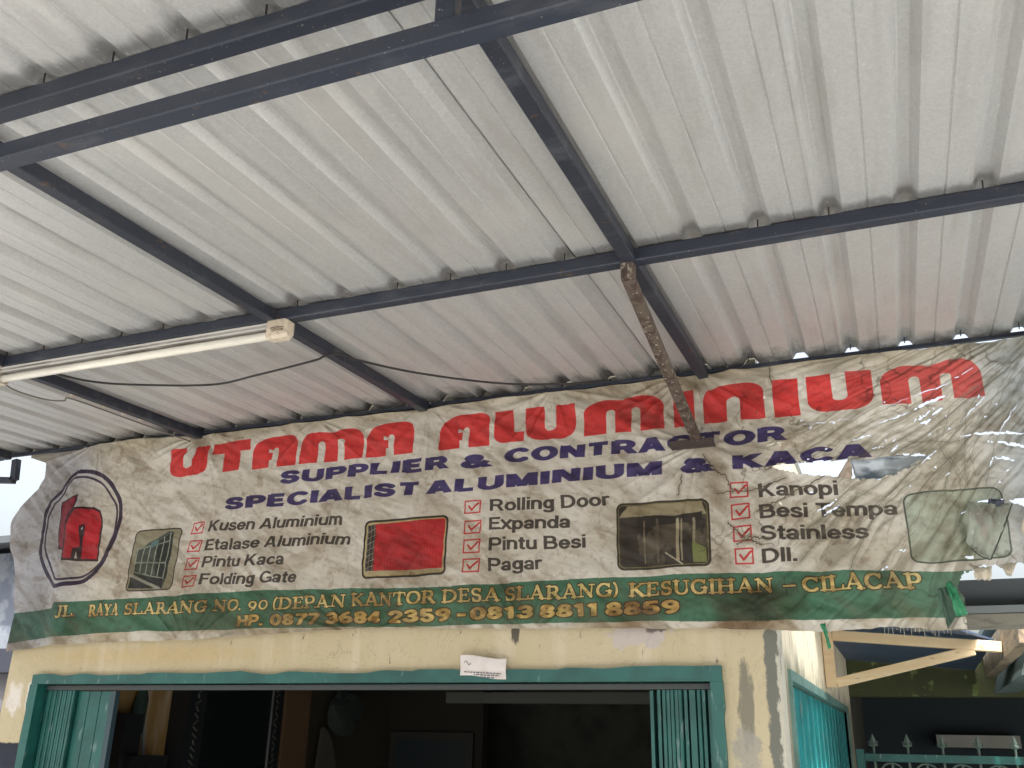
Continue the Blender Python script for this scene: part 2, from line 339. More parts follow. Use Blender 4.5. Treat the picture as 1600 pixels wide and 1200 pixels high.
b.build('sheet', Mat('pale_grey_sheet', (.085,.08,.07), .6), fan)
lf = thing('dark_bundle', (-3.7, 6.0, 2.0), 'dark crumpled cloth bundle hung above the curved panel', 'cloth')
bm = bmesh.new(); bmesh.ops.create_icosphere(bm, subdivisions=3, radius=1)
for v in bm.verts:
    n_ = fbm(np.array(v.co.x*2+5), np.array(v.co.y*2+v.co.z*2+9), 3); v.co *= .7+.7*float(n_)
    v.co = Vector((-3.66+v.co.x*.06, 6.0+v.co.y*.20, 1.97+v.co.z*.14))
me = bpy.data.meshes.new('folds'); bm.to_mesh(me); bm.free(); me.materials.append(Mat('dark_cloth', (.035,.045,.04), .9).m)
o = bpy.data.objects.new('folds', me); C.objects.link(o); o.parent = lf; o.matrix_parent_inverse = Matrix.Translation(-lf.location)
wf = thing('framed_board', (-3.0, 6.85, 1.6), 'dark rectangular board on the partition deep inside the shop', 'board')
MB().box(-3.76, -3.06, 6.86, 6.895, 1.2, 1.86).build('frame', Mat('dull_frame', (.035,.035,.03), .7), wf)
MB().box(-3.70, -3.12, 6.85, 6.859, 1.2, 1.80).build('face', Mat('board_face', (.02,.03,.035), .5), wf)

# ------------------------------------------------------------ canopy of steel and corrugated sheets
def zr(y): return 3.16+.0472*(y-3.4)
can = thing('canopy', (-1.6, 2.0, 3.1), 'lean-to canopy of corrugated galvanised sheets on dark steel tubes above the banner', 'canopy')
CX0, CX1, CY0, CY1 = -4.93, 1.62, .20, 3.3985
PITCH = .1823; X0R = .145
prof = [(-.0300,0),(-.0155,.0225),(-.0110,.0245),(.0110,.0245),(.0155,.0225),(.0300,0),(.088,0),(.0900,.0030),(.0935,.0030),(.0955,0)]
def sheet(x_start, nrib, lift, sag):
    xs = [(-.040, lift)]
    for k in range(nrib): xs += [(k*PITCH+a, h+lift) for a, h in prof]
    xs += [(nrib*PITCH-.030, lift), (nrib*PITCH-.0155, .0225+lift), (nrib*PITCH+.0110, .0245+lift)]
    ny = 40; V = []; F = []; nx = len(xs)
    for j in range(ny+1):
        y = CY0+(CY1-CY0)*j/ny
        for i, (a, h) in enumerate(xs):
            X = x_start+a
            wv = sag*.004*math.sin(y*2.1+X*3)+.0022*float(vnoise(np.array(y*6.), np.array(X*9.), 3)-.5)
            V.append((X, y, zr(y)+h+wv*min(1, abs(y-2.27)*4, abs(y-1.1)*4)))
    for j in range(ny):
        for i in range(nx-1): F.append((j*nx+i, j*nx+i+1, (j+1)*nx+i+1, (j+1)*nx+i))
    o = mesh_obj('roof_sheet', V, F, M_galv, can)
    md = o.modifiers.new('thickness', 'SOLIDIFY'); md.thickness = .0012; md.offset = 1
    return o
xs0 = X0R-PITCH*1            # rib under the overlap seen at x = -0.04
k = 0
start = xs0 - PITCH*4*7
while start < CX1:
    if start > CX0-.3: sheet(start, 4, .0 if k%2 else .0035, random.uniform(-1, 1))
    start += PITCH*4; k += 1
T = .040
MB().bar((CX0, 2.290, zr(2.29)-.022), (CX1, 2.290, zr(2.29)-.022), T, T, bev=.003).build('purlin', M_beam, can)
MB().bar((CX0, 3.388, zr(3.388)-.0085), (CX1, 3.388, zr(3.388)-.0085), .016, .015).build('wall_plate', M_beam, can)
MB().bar((CX0, 1.113, zr(1.113)-.022), (CX1, 1.113, zr(1.113)-.022), T, T, bev=.003).build('truss_top_chord', M_beam, can)
MB().bar((CX0, 1.113, 2.902), (CX1, 1.113, 2.902), T, T, bev=.003).build('truss_bottom_chord', M_beam, can)
for X in (-4.18, -2.985, -1.785, -.585, .615):
    tops = zr(1.113)-.042
    MB().bar((X, 1.113, 2.9245), (X, 1.113, tops), .037, .030, up=(0,1,0), bev=.003).build('truss_post', M_beam, can)
    for a, c_ in ((CY0, 1.096), (1.130, 2.273), (2.307, 3.40 if abs(X+4.18) > .1 else 3.35)):
        MB().bar((X+.003, a, zr(a)-.0215), (X+.003, c_, zr(c_)-.0215), .040, .039, bev=.003).build('rafter', M_raft, can)
# L-shaped bracket of the frame at the far left
MB().bar((-4.18, 3.40, 3.13), (-4.165, 3.40, 3.02), .034, .03, up=(0,1,0)).bar((-4.60, 3.40, 3.06), (-4.166, 3.40, 3.018), .03, .03).bar((-4.93, 3.40, 3.14), (-4.30, 3.40, 3.16), .05, .03).build('corner_bracket', M_beam, can)
# lumpy welds where the tubes meet
b = MB()
for X in (-2.985, -1.785, -.585):
    for yw in (2.272, 2.309, 1.091, 1.134):
        for k in range(9):
            px_ = X-.020+.0052*k; zz = zr(yw)-.040+random.uniform(-.002,.001); r_ = random.uniform(.0025,.0045); b.tube([(px_-.003,yw,zz),(px_,yw,zz),(px_+.003,yw,zz)], [r_*.5,r_,r_*.5], 6)
        for k in range(7):
            zz = zr(yw)-.036+.005*k; r_ = random.uniform(.0022,.004)
            b.tube([(X+.0235,yw,zz-.003),(X+.0235,yw,zz),(X+.0235,yw,zz+.003)], [r_*.5,r_,r_*.5], 6)
o = b.build('weld_beads', M_raft, can, True); o['kind'] = 'stuff'
# screws through the ribs, just in front of each purlin
b = MB()
for yb in (2.27, 1.093, 3.345):
    X = X0R-PITCH*28
    while X < CX1:
        if random.random() < .8:
            b.tube([(X-.004, yb, zr(yb)-.004), (X-.003, yb-.002, zr(yb)+.018)], .0020, 5)
        X += PITCH
o = b.build('roof_screws', M_black, can); o['kind'] = 'stuff'
# rusty strut to the wall
MB().bar((-.588, 2.290, zr(2.29)-.034), (-.588, 2.290, 3.018), .038, .034, up=(0,1,0), bev=.003).build('strut_stub', M_rust, can)
MB().bar((-.590, 2.286, 3.030), (-.617, 3.362, 2.868), .034, .034, bev=.003).build('strut', M_rust, can)
MB().box(-.715, -.552, 3.330, 3.372, 2.842, 2.853).box(-.715, -.552, 3.326, 3.331, 2.845, 2.866).build('strut_bracket', Mat('dark_rusty_angle', (.05,.035,.032), .8), can)

# ------------------------------------------------------------ fluorescent lamp under the purlin
lamp = thing('fluorescent_lamp', (-2.37, 2.29, 3.05), 'unlit fluorescent batten lamp with aged cream end cap under the middle beam', 'lamp')
LY, LZ = 2.288, 3.040
MB().box(-2.99, -1.78, LY-.018, LY+.018, LZ, LZ+.022).build('housing', M_hous, lamp)
MB().box(-2.99, -1.78, LY-.0205, LY-.0182, LZ+.001, LZ+.005).box(-2.99, -1.78, LY-.0205, LY-.0182, LZ+.014, LZ+.019).build('housing_edge', M_rib, lamp)
MB().tube([(-2.985, LY-.004, LZ-.020), (-1.79, LY-.004, LZ-.020)], .0145, 16).build('tube', M_tube, lamp, True)
def cap(x0, x1):
    b = MB(); pr = [(-.022,.026),(-.024,.0),(-.022,-.028),(-.014,-.038),(.014,-.038),(.022,-.028),(.024,.0),(.022,.026)]
    n = len(pr)
    for x, s in ((x0,.90),(x0+.006,1),(x1-.012,1),(x1,.82)): b.v += [(x, LY+y*s, LZ+z*s) for y, z in pr]
    for k_ in range(3): b.f += [(k_*n+i, k_*n+(i+1)%n, (k_+1)*n+(i+1)%n, (k_+1)*n+i) for i in range(n)]
    b.f += [tuple(range(n))[::-1], tuple(range(3*n, 4*n))]
    return b.build('end_cap', M_cap, lamp)
c1 = cap(-1.792, -1.712); c2 = cap(-2.975, -3.04)
b = MB()
for i in range(3): b.tube([(-1.775+.004*i, LY-.0252, LZ-.004-.006*i), (-1.745, LY-.0262, LZ-.001-.006*i), (-1.722, LY-.0245, LZ-.006-.006*i)], .0011, 5)
b.build('vent_slot', Mat('brown_slot', (.10,.06,.03), .8), c1)

# cables
def cabl(pts, r, name, mat, label, n=6):
    P = [Vector(p) for p in pts]; out = []
    for i in range(len(P)-1):
        p0, p1, p2, p3 = P[max(i-1,0)], P[i], P[i+1], P[min(i+2,len(P)-1)]
        for t in range(n):
            t /= n; out.append(.5*((2*p1)+(p2-p0)*t+(2*p0-5*p1+4*p2-p3)*t*t+(3*p1-p0-3*p2+p3)*t**3))
    out.append(P[-1]); o = MB().tube(out, r, 6).build(name, mat, None, True); return tag(o, label, 'cable')
cabl([[-2.86,2.292,3.055],[-2.81,2.336,3.047],[-2.746,2.473,3.052],[-2.616,2.565,3.055],[-2.335,2.668,3.057],[-2.111,2.644,3.058],[-1.83,2.600,3.062],[-1.786,2.593,3.069],[-1.719,2.591,3.069],[-1.68,2.656,3.065],[-1.558,2.816,3.066],[-1.384,3.003,3.076],[-1.222,3.124,3.085],[-1.033,3.216,3.10],[-.93,3.30,3.13]], .0042, 'cable', M_black, 'black cable sagging in two loops across the underside of the roof')
w_ = cabl([[-3.03,2.30,3.03],[-3.078,2.356,3.055],[-3.127,2.472,3.060],[-3.111,2.604,3.066],[-3.05,2.640,3.066],[-3.003,2.633,3.066],[-3.003,2.92,3.08],[-3.004,3.142,3.09],[-3.006,3.350,3.10]], .0030, 'lamp_wire', M_wire, 'thin dusty wire looping from the lamp and along the leftmost rafter')
for y in (2.64, 2.80, 2.92, 3.02): MB().box(-3.014, -2.998, y-.008, y+.008, zr(y)-.043, zr(y)-.030).build('clip', M_cap, w_)

# ------------------------------------------------------------ banner print (drawn here in memory)
TX0, TX1, TZ0, TZ1, PX = -4.2, .8, 2.1, 3.2, .00125
W_, H_ = int(round((TX1-TX0)/PX)), int(round((TZ1-TZ0)/PX))
gx = (TX0+(np.arange(W_)+.5)*PX)[None, :].astype(np.float32).repeat(H_, 0); gz = (TZ0+(np.arange(H_)+.5)*PX)[:, None].astype(np.float32).repeat(W_, 1)
IMG = np.zeros((H_, W_, 3), np.float32); IMG[:] = np.array((206,201,190))/255; ALP = np.ones((H_, W_), np.float32)
def win(x0, x1, z0, z1, pad=.01):
    i0, i1 = max(0, int((x0-pad-TX0)/PX)), min(W_, int((x1+pad-TX0)/PX)+1); j0, j1 = max(0, int((z0-pad-TZ0)/PX)), min(H_, int((z1+pad-TZ0)/PX)+1)
    return slice(j0, j1), slice(i0, i1)
def put(sl, mask, col, a=1.):
    c = np.array(col, np.float32)/255; m = (mask*a)[..., None]; IMG[sl] = IMG[sl]*(1-m)+c*m
def poly_mask(polys, sl):
    X, Z = gx[sl], gz[sl]; ms = np.zeros(X.shape, bool)
    for p in polys:
        n = len(p)
        for i in range(n):
            (xa, za), (xb, zb) = p[i], p[(i+1)%n]
            if za == zb: continue
            c = ((Z >= za) != (Z >= zb)) & (X < xa+(Z-za)*(xb-xa)/(zb-za)); ms ^= c
    return ms.astype(np.float32)
def fill(polys, col, a=1.):
    P = [q for p in polys for q in p]; sl = win(min(q[0] for q in P), max(q[0] for q in P), min(q[1] for q in P), max(q[1] for q in P))
    put(sl, poly_mask(polys, sl), col, a)
def seg_mask(sl, a, b, w_):
    X, Z = gx[sl]-a[0], gz[sl]-a[1]; dx, dz = b[0]-a[0], b[1]-a[1]; L = dx*dx+dz*dz+1e-12
    t = np.clip((X*dx+Z*dz)/L, 0, 1); d = np.hypot(X-t*dx, Z-t*dz); return np.clip((w_/2-d)/PX+.5, 0, 1)
def stroke(pts, w_, col, a=1., closed=False):
    pts = list(pts)+([pts[0]] if closed else [])
    for i in range(len(pts)-1):
        p, q = pts[i], pts[i+1]; sl = win(min(p[0],q[0]), max(p[0],q[0]), min(p[1],q[1]), max(p[1],q[1]), w_+.004)
        put(sl, seg_mask(sl, p, q, w_), col, a)
def dil(M, r):
    out = M.copy()
    for dx, dz in ((r,0),(-r,0),(0,r),(0,-r),(r,r),(-r,-r),(r,-r),(-r,r)): out = np.maximum(out, np.roll(np.roll(M, dx, 1), dz, 0))
    return out
def arc(cx, cz, rx, rz, a0, a1, n=10): return [(cx+rx*math.cos(R(a0+(a1-a0)*i/n)), cz+rz*math.sin(R(a0+(a1-a0)*i/n))) for i in range(n+1)]
# sans lettering, each glyph a set of pen strokes in a box one cap height tall: 'b' = flat ended stroke, 'r' = round polyline
def ra(cx, cz, rx, rz, a0, a1, n=12):
    p = arc(cx, cz, rx, rz, a0, a1, n); return [(p[i], p[i+1], 'r') for i in range(n)]
def st(x, z0=0., z1=1.): return [((x, z0), (x, z1), 'b')]
def ln(*p): return [((p[i], p[i+1]), (p[i+2], p[i+3]), 'b') for i in range(0, len(p)-2, 2)]
SG = {
 'K': (.78, st(.12)+ln(.68,1.08,.12,.36)+ln(.30,.60,.72,-.08)), 'A': (.78, ln(.05,-.1,.36,1.04)+ln(.37,1.04,.69,-.1)+ln(.18,.29,.56,.29)),
 'P': (.72, st(.12)+ln(.1,.91,.42,.91)+ra(.42,.68,.19,.23,90,-90)+ln(.42,.45,.1,.45)), 'F': (.66, st(.12)+ln(.1,.91,.63,.91)+ln(.1,.52,.55,.52)),
 'G': (.84, ra(.43,.5,.33,.41,48,318,16)+ln(.75,.07,.75,.50)+ln(.46,.43,.76,.43)), 'R': (.78, st(.12)+ln(.1,.91,.42,.91)+ra(.42,.69,.19,.22,90,-90)+ln(.42,.47,.1,.47)+ln(.42,.52,.70,-.06)),
 'D': (.80, st(.12)+ln(.1,.91,.34,.91)+ra(.34,.5,.34,.41,90,-90)+ln(.1,.09,.34,.09)), 'E': (.70, st(.12)+ln(.1,.91,.65,.91)+ln(.1,.51,.60,.51)+ln(.1,.09,.67,.09)),
 'B': (.76, st(.12)+ln(.1,.91,.40,.91)+ra(.40,.71,.17,.20,90,-90)+ln(.1,.51,.42,.51)+ra(.44,.30,.20,.21,90,-90)+ln(.1,.09,.44,.09)),
 'S': (.72, ra(.35,.705,.23,.205,22,270)+ra(.35,.295,.25,.205,90,-158)), 'T': (.68, st(.34)+ln(.02,.91,.66,.91)), 'U': (.78, st(.12,.34,1)+st(.66,.34,1)+ra(.39,.36,.27,.27,180,360)),
 'L': (.62, st(.12)+ln(.1,.09,.60,.09)), 'I': (.25, st(.125)), 'C': (.80, ra(.43,.5,.33,.41,48,312,16)), 'O': (.86, ra(.43,.5,.33,.41,0,360,20)),
 'N': (.78, st(.12)+st(.66)+ln(.10,1.05,.68,-.05)), 'M': (.92, st(.12)+st(.80)+ln(.10,1.1,.46,.02)+ln(.46,.02,.82,1.1)), 'H': (.76, st(.12)+st(.64)+ln(.1,.5,.66,.5)),
 '&': (.80, ra(.33,.74,.15,.16,0,360)+ra(.28,.28,.20,.19,0,360)+ln(.20,.70,.80,-.06)+ln(.44,.18,.72,.48)),
 'u': (.60, st(.11,.26,.74)+st(.49,0,.74)+ra(.29,.27,.18,.19,180,345)), 'n': (.60, st(.11,0,.74)+st(.49,0,.46)+ra(.30,.46,.19,.20,165,0)),
 'm': (.88, st(.11,0,.74)+st(.44,0,.48)+st(.77,0,.48)+ra(.275,.49,.165,.17,165,0)+ra(.605,.49,.165,.17,165,0)), 's': (.54, ra(.27,.525,.16,.135,15,270)+ra(.27,.225,.18,.145,90,-160)),
 'e': (.58, ra(.29,.36,.20,.285,0,320,16)+ln(.08,.37,.56,.37)), 'a': (.58, ra(.28,.50,.17,.155,165,0)+st(.45,0,.5)+ra(.26,.215,.17,.135,0,360)),
 'l': (.25, st(.125)), 'i': (.25, st(.125,0,.74)+st(.125,.84,1.)), 't': (.37, st(.17,.18,.94)+ln(.01,.66,.35,.66)+ra(.27,.17,.10,.09,180,280)),
 'c': (.55, ra(.29,.36,.20,.285,48,312,14)), 'o': (.61, ra(.305,.36,.21,.285,0,360,16)), 'd': (.61, ra(.29,.36,.19,.285,0,360,16)+st(.50)), 'p': (.61, ra(.31,.36,.20,.285,0,360,16)+st(.11,-.28,.74)),
 'g': (.60, ra(.29,.38,.18,.27,0,360,16)+st(.49,-.06,.74)+ra(.30,-.07,.19,.14,0,-150)), 'r': (.39, st(.11,0,.74)+ra(.30,.46,.19,.20,165,85)), 'x': (.56, ln(.02,-.04,.54,.78)+ln(.02,.78,.54,-.04)),
 ' ': (.28, []), '.': (.26, st(.13,0,.19)), '-': (.50, ln(.06,.42,.44,.42)),
 '0': (.68, ra(.34,.5,.23,.41,0,360,18)), '1': (.52, st(.30)+ln(.32,.92,.06,.74)), '2': (.68, ra(.34,.68,.21,.23,165,-38)+ln(.52,.58,.10,.06)+ln(.06,.09,.62,.09)), '3': (.68, ra(.32,.71,.20,.20,155,-90)+ra(.32,.30,.23,.21,90,-155)),
 '4': (.70, st(.46)+ln(.46,1.02,.04,.30)+ln(.02,.27,.66,.27)), '5': (.68, ln(.14,.91,.60,.91)+ln(.18,.95,.14,.46)+ra(.33,.33,.23,.24,130,-155)), '6': (.68, ra(.34,.31,.22,.22,0,360)+ra(.50,.46,.38,.46,105,185)),
 '7': (.64, ln(.04,.91,.62,.91)+ln(.60,.95,.22,-.05)), '8': (.68, ra(.34,.72,.18,.19,0,360)+ra(.34,.29,.22,.20,0,360)), '9': (.68, ra(.34,.69,.22,.22,0,360)+ra(.18,.54,.38,.46,-75,5)) }
def sans(s, x0, x1, zb, cap, col, t=.19, shear=0., slope=0., outline=None, lead=0.):
    tot = sum(SG[c][0]+lead for c in s)-lead-.05; kx = (x1-x0-shear*cap)/tot; sl = win(x0, x1, zb-.02, zb+cap+.01, .03)
    Zp = (gz[sl]-zb-(gx[sl]-x0)*slope)/cap; Xp = (gx[sl]-x0-Zp*cap*shear)/kx; M = np.zeros(Zp.shape, np.float32); aa = PX/cap; x = -.025
    for c in s:
        for a, b_, k in SG[c][1]:
            xa, xb = x+a[0], x+b_[0]; pad = t/2+.05; i0, i1 = np.searchsorted(Xp[Xp.shape[0]//2], [min(xa,xb)-pad-abs(shear)*.6, max(xa,xb)+pad+abs(shear)*.6])
            X, Z = Xp[:, i0:i1], Zp[:, i0:i1]
            if X.size == 0: continue
            dx, dz = xb-xa, b_[1]-a[1]; L = math.hypot(dx, dz)+1e-9; al = ((X-xa)*dx+(Z-a[1])*dz)/L; pe = np.abs((X-xa)*dz-(Z-a[1])*dx)/L
            if k == 'r': m = np.clip((t/2-np.hypot(X-xa-np.clip(al,0,L)*dx/L, Z-a[1]-np.clip(al,0,L)*dz/L))/aa+.5, 0, 1)
            else: m = np.clip((t/2-pe)/aa+.5, 0, 1)*(al >= 0)*(al <= L)*(((Z >= 0) & (Z <= 1)) if (dx and dz) else 1)
            M[:, i0:i1] = np.maximum(M[:, i0:i1], m)
        x += SG[c][0]+lead
    if outline:
        put(sl, dil(M, 3), outline); n = fbm(gx[sl]*26, gz[sl]*40, 8); put(sl, M, col); put(sl, M*sstep(.48, .60, n), (150,118,62), .75)
    else: put(sl, M, col)

RED, NAVY, INK, GRN, GOLD = (202,58,56), (64,54,100), (76,70,64), (68,110,86), (214,194,128)
# green band at the foot, white hem below
fill([[(-4.3,2.183),(-3.43,2.231),(-2.89,2.233),(-.87,2.216),(-.24,2.204),(.08,2.206),(.9,2.206),(.9,2.352),(.21,2.352),(-.4,2.378),(-1.11,2.381),(-1.7,2.372),(-2.57,2.395),(-3.70,2.376),(-3.72,2.350),(-4.3,2.330)]], GRN)
# big red letters
ZB, ZT = 2.944, 3.090; HH = ZT-ZB
def gI(x0, x1): return [[(x0,ZB),(x1,ZB),(x1,ZT-.004),(x0,ZT-.004)]]
def gU(x0, x1):
    w_ = x1-x0; st = w_*.385; rb = .045
    return [[(x0,ZT-.004),(x0,ZB+rb)]+arc(x0+w_*.30,ZB+rb,w_*.30,rb,180,270)+arc(x1-w_*.30,ZB+rb,w_*.30,rb,270,360)+[(x1,ZT-.004),(x1-st,ZT-.004)]+arc((x0+x1)/2,ZB+.052,w_/2-st,.014,0,-180)+[(x0+st,ZT-.004)]]
def gL(x0, x1):
    st = .083; return [[(x0,ZT-.004),(x0,ZB+.04)]+arc(x0+.05,ZB+.04,.05,.038,180,270)+[(x1,ZB+.002),(x1,ZB+.046),(x0+st+.012,ZB+.046)]+arc(x0+st+.012,ZB+.058,.012,.012,270,180,4)+[(x0+st,ZT-.004)]]
def gT(x0, x1):
    w_ = x1-x0; c = x0+w_*.54; return [[(x0,ZT),(x0,ZT-.050),(c-.050,ZT-.050),(c-.046,ZB+.004),(c+.050,ZB+.004),(c+.046,ZT-.050),(x1,ZT-.050),(x1,ZT)]]
def gN(x0, x1):
    w_ = x1-x0; st = w_*.39
    return [[(x0,ZB),(x0,ZT-.05)]+arc(x0+w_*.36,ZT-.05,w_*.36,.05,180,90)+arc(x1-w_*.30,ZT-.042,w_*.30,.042,90,0)+[(x1,ZB),(x1-st,ZB)]+arc((x0+x1)/2,ZB+.082,w_/2-st,.014,0,180)+[(x0+st,ZB)]]
def gA(x0, x1):
    w_ = x1-x0; st = w_*.385; sl_ = x0+w_*.50
    return [[(x0,ZB),(x0,ZT-.065)]+arc(x0+w_*.46,ZT-.065,w_*.46,.065,180,90)+arc(x1-w_*.22,ZT-.032,w_*.22,.032,90,0)+[(x1,ZB),(x0+w_*.60,ZB),(x0+w_*.60,ZB+.078)]
            +arc(x0+w_*.54,ZB+.078,w_*.06,.014,0,180,6)+[(x0+w_*.385,ZB+.088),(x0+w_*.385,ZB+.070),(x0+w_*.475,ZB+.070),(x0+w_*.475,ZB+.034),(x0+w_*.42,ZB+.034),(x0+w_*.42,ZB)]]
def gM(x0, x1):
    w_ = x1-x0; c = (x0+x1)/2; sw = .018; a = x0+w_*.345; b_ = x0+w_*.655
    return [[(x0,ZB),(x0,ZT-.06)]+arc(x0+w_*.26,ZT-.06,w_*.26,.058,180,75)+[(c,ZT-.014)]+arc(x1-w_*.26,ZT-.06,w_*.26,.060,105,0)+[(x1,ZB),(b_+sw,ZB)]+arc(b_,ZB+.086,sw,.012,0,180,6)+[(b_-sw,ZB),(a+sw,ZB)]+arc(a,ZB+.086,sw,.012,0,180,6)+[(a-sw,ZB)]]
for g_ in (gU(-3.145,-2.925), gT(-2.905,-2.682), gA(-2.665,-2.430), gM(-2.410,-2.078), gA(-2.062,-1.838), gA(-1.712,-1.478), gL(-1.458,-1.330), gU(-1.322,-1.108), gM(-1.072,-.745), gI(-.708,-.628), gN(-.592,-.365), gI(-.332,-.240), gU(-.210,.016), gM(.042,.372)): fill(g_, RED)
for s, x0, x1, zb, sl in (('SUPPLIER',-2.492,-1.665,2.862,0),('&',-1.592,-1.478,2.855,0),('CONTRACTOR',-1.402,-.302,2.862,-.012),('SPECIALIST',-2.785,-1.800,2.765,-.004),('ALUMINIUM',-1.752,-.768,2.760,0),('&',-.680,-.572,2.757,0),('KACA',-.492,-.020,2.756,0)):
    sans(s, x0, x1, zb, .054, NAVY, .285, .05, sl, None, .12)
for s, x0, x1, zb in (('Kusen Aluminium',-2.872,-2.152,2.668),('Etalase Aluminium',-2.882,-2.108,2.584),('Pintu Kaca',-2.884,-2.432,2.508),('Folding Gate',-2.884,-2.356,2.430)): sans(s, x0, x1, zb, .050, INK, .17, .16, -.016)
for s, x0, x1, zb, sl in (('Rolling Door',-1.472,-.972,2.667,-.030),('Expanda',-1.474,-1.132,2.588,-.025),('Pintu Besi',-1.474,-1.068,2.508,-.022),('Pagar',-1.474,-1.248,2.428,-.02)): sans(s, x0, x1, zb, .051, INK, .175, .0, sl)
for s, x0, x1, zb, sl in (('Kanopi',-.412,-.138,2.644,-.03),('Besi Tempa',-.415,.045,2.566,-.03),('Stainless',-.416,-.056,2.490,-.04),('Dll.',-.418,-.296,2.410,-.02)): sans(s, x0, x1, zb, .051, INK, .175, .0, sl)
def box_tick(x0, z0, w_, h_, sh=.10):
    q = [(x0,z0),(x0+w_,z0),(x0+w_+h_*sh,z0+h_),(x0+h_*sh,z0+h_)]; stroke(q, .0055, (196,58,58), 1, True)
    stroke([(x0+w_*.28,z0+h_*.58),(x0+w_*.46,z0+h_*.26),(x0+w_*.92,z0+h_*.80)], .0075, (196,50,50))
for z_ in (2.666, 2.583, 2.503, 2.424): box_tick(-2.968, z_, .062, .048, .14)
for z_ in (2.664, 2.580, 2.503, 2.426): box_tick(-1.582, z_, .068, .050, .05)
for z_ in (2.652, 2.572, 2.492, 2.412): box_tick(-.512, z_, .062, .052, .03)
# logo: bent double ring and the linked letters
RO = [(-3.688,3.023),(-3.605,3.007),(-3.524,2.969),(-3.463,2.913),(-3.421,2.848),(-3.405,2.776),(-3.409,2.700),(-3.428,2.631),(-3.461,2.563),(-3.510,2.507),(-3.585,2.471),(-3.659,2.461),(-3.714,2.453),(-3.767,2.492),(-3.832,2.549),(-3.885,2.623),(-3.897,2.713),(-3.904,2.809),(-3.882,2.882),(-3.814,2.935),(-3.764,3.000),(-3.731,3.019)]
RI = [(-3.681,2.993),(-3.612,2.976),(-3.539,2.939),(-3.485,2.886),(-3.442,2.833),(-3.426,2.777),(-3.422,2.711),(-3.434,2.658),(-3.455,2.595),(-3.497,2.539),(-3.558,2.504),(-3.631,2.489),(-3.708,2.484),(-3.752,2.518),(-3.811,2.581),(-3.859,2.649),(-3.876,2.728),(-3.878,2.807),(-3.855,2.863),(-3.794,2.916),(-3.763,2.968),(-3.732,2.992)]
def smooth(P, n=4):
    P = [np.array(p) for p in P]; out = []; L = len(P)
    for i in range(L):
        p0, p1, p2, p3 = P[i-1], P[i], P[(i+1)%L], P[(i+2)%L]
        for t in range(n): t /= n; out.append(tuple(.5*((2*p1)+(p2-p0)*t+(2*p0-5*p1+4*p2-p3)*t*t+(3*p1-p0-3*p2+p3)*t**3)))
    return out
stroke(smooth(RO), .021, (58,46,66), 1, True); stroke(smooth(RI), .011, (70,58,74), 1, True)
LU = [(-3.798,2.873),(-3.743,2.886),(-3.685,2.901),(-3.680,2.867),(-3.687,2.834),(-3.709,2.807),(-3.720,2.763),(-3.713,2.691),(-3.705,2.630),(-3.754,2.638),(-3.781,2.745),(-3.784,2.801)]
LA = [(-3.703,2.581),(-3.713,2.691),(-3.719,2.746),(-3.706,2.796),(-3.679,2.831),(-3.64,2.834),(-3.577,2.825),(-3.537,2.807),(-3.515,2.772),(-3.500,2.673),(-3.499,2.571)]
fill([LU], (150,26,46)); stroke(LU, .009, (64,34,46), 1, True)
fill([LA], (192,34,44)); stroke(LA, .011, (60,34,38), 1, True)
fill([[(-3.636,2.714),(-3.639,2.741),(-3.614,2.754),(-3.601,2.712),(-3.608,2.685),(-3.600,2.620),(-3.597,2.578),(-3.612,2.578),(-3.618,2.660)]], (60,34,38)); fill([[(-3.650,2.580),(-3.650,2.632),(-3.612,2.642),(-3.604,2.580)]], (62,44,46))
fill([[(-3.626,2.722),(-3.622,2.740),(-3.615,2.725)]], (196,192,184)); fill([[(-3.632,2.584),(-3.628,2.620),(-3.618,2.584)]], (190,182,170))
# photo frames
def rrect(x0, x1, z0, z1, r=.022, sk=0.):
    q = arc(x0+r,z0+r,r,r,180,270,5)+arc(x1-r,z0+r,r,r,270,360,5)+arc(x1-r,z1-r,r,r,0,90,5)+arc(x0+r,z1-r,r,r,90,180,5)
    return [(x+(z-z0)*sk, z) for x, z in q]
def lrp(a, b_, t): return a+(b_-a)*t
# 1: glass shopfront
F1 = rrect(-3.298,-3.030,2.418,2.697,.022,.03); fill([F1], (148,143,120))
fill([[(-3.27,2.60),(-3.20,2.64),(-3.09,2.685),(-3.06,2.68),(-3.075,2.44),(-3.14,2.425),(-3.26,2.47)]], (72,80,72))
fill([[(-3.15,2.640),(-3.09,2.672),(-3.062,2.672),(-3.07,2.47),(-3.14,2.485)]], (42,48,44))
for t in np.linspace(0, 1, 6): stroke([(lrp(-3.262,-3.078,t), lrp(2.605,2.675,t)), (lrp(-3.268,-3.090,t), lrp(2.505,2.475,t))], .006, (150,156,142))
for t in (.0, .42, 1.): stroke([(-3.268, lrp(2.505,2.610,t)), (-3.088, lrp(2.470,2.640,t))], .006, (140,148,136))
fill([[(-3.285,2.43),(-3.285,2.49),(-3.20,2.485),(-3.09,2.47),(-3.08,2.425)]], (50,50,46)); stroke([(-3.28,2.49),(-3.10,2.425)], .014, (158,162,150)); fill([[(-3.19,2.64),(-3.15,2.655),(-3.15,2.625),(-3.19,2.612)]], (92,122,122))
stroke(F1, .0055, (52,46,40), 1, True)
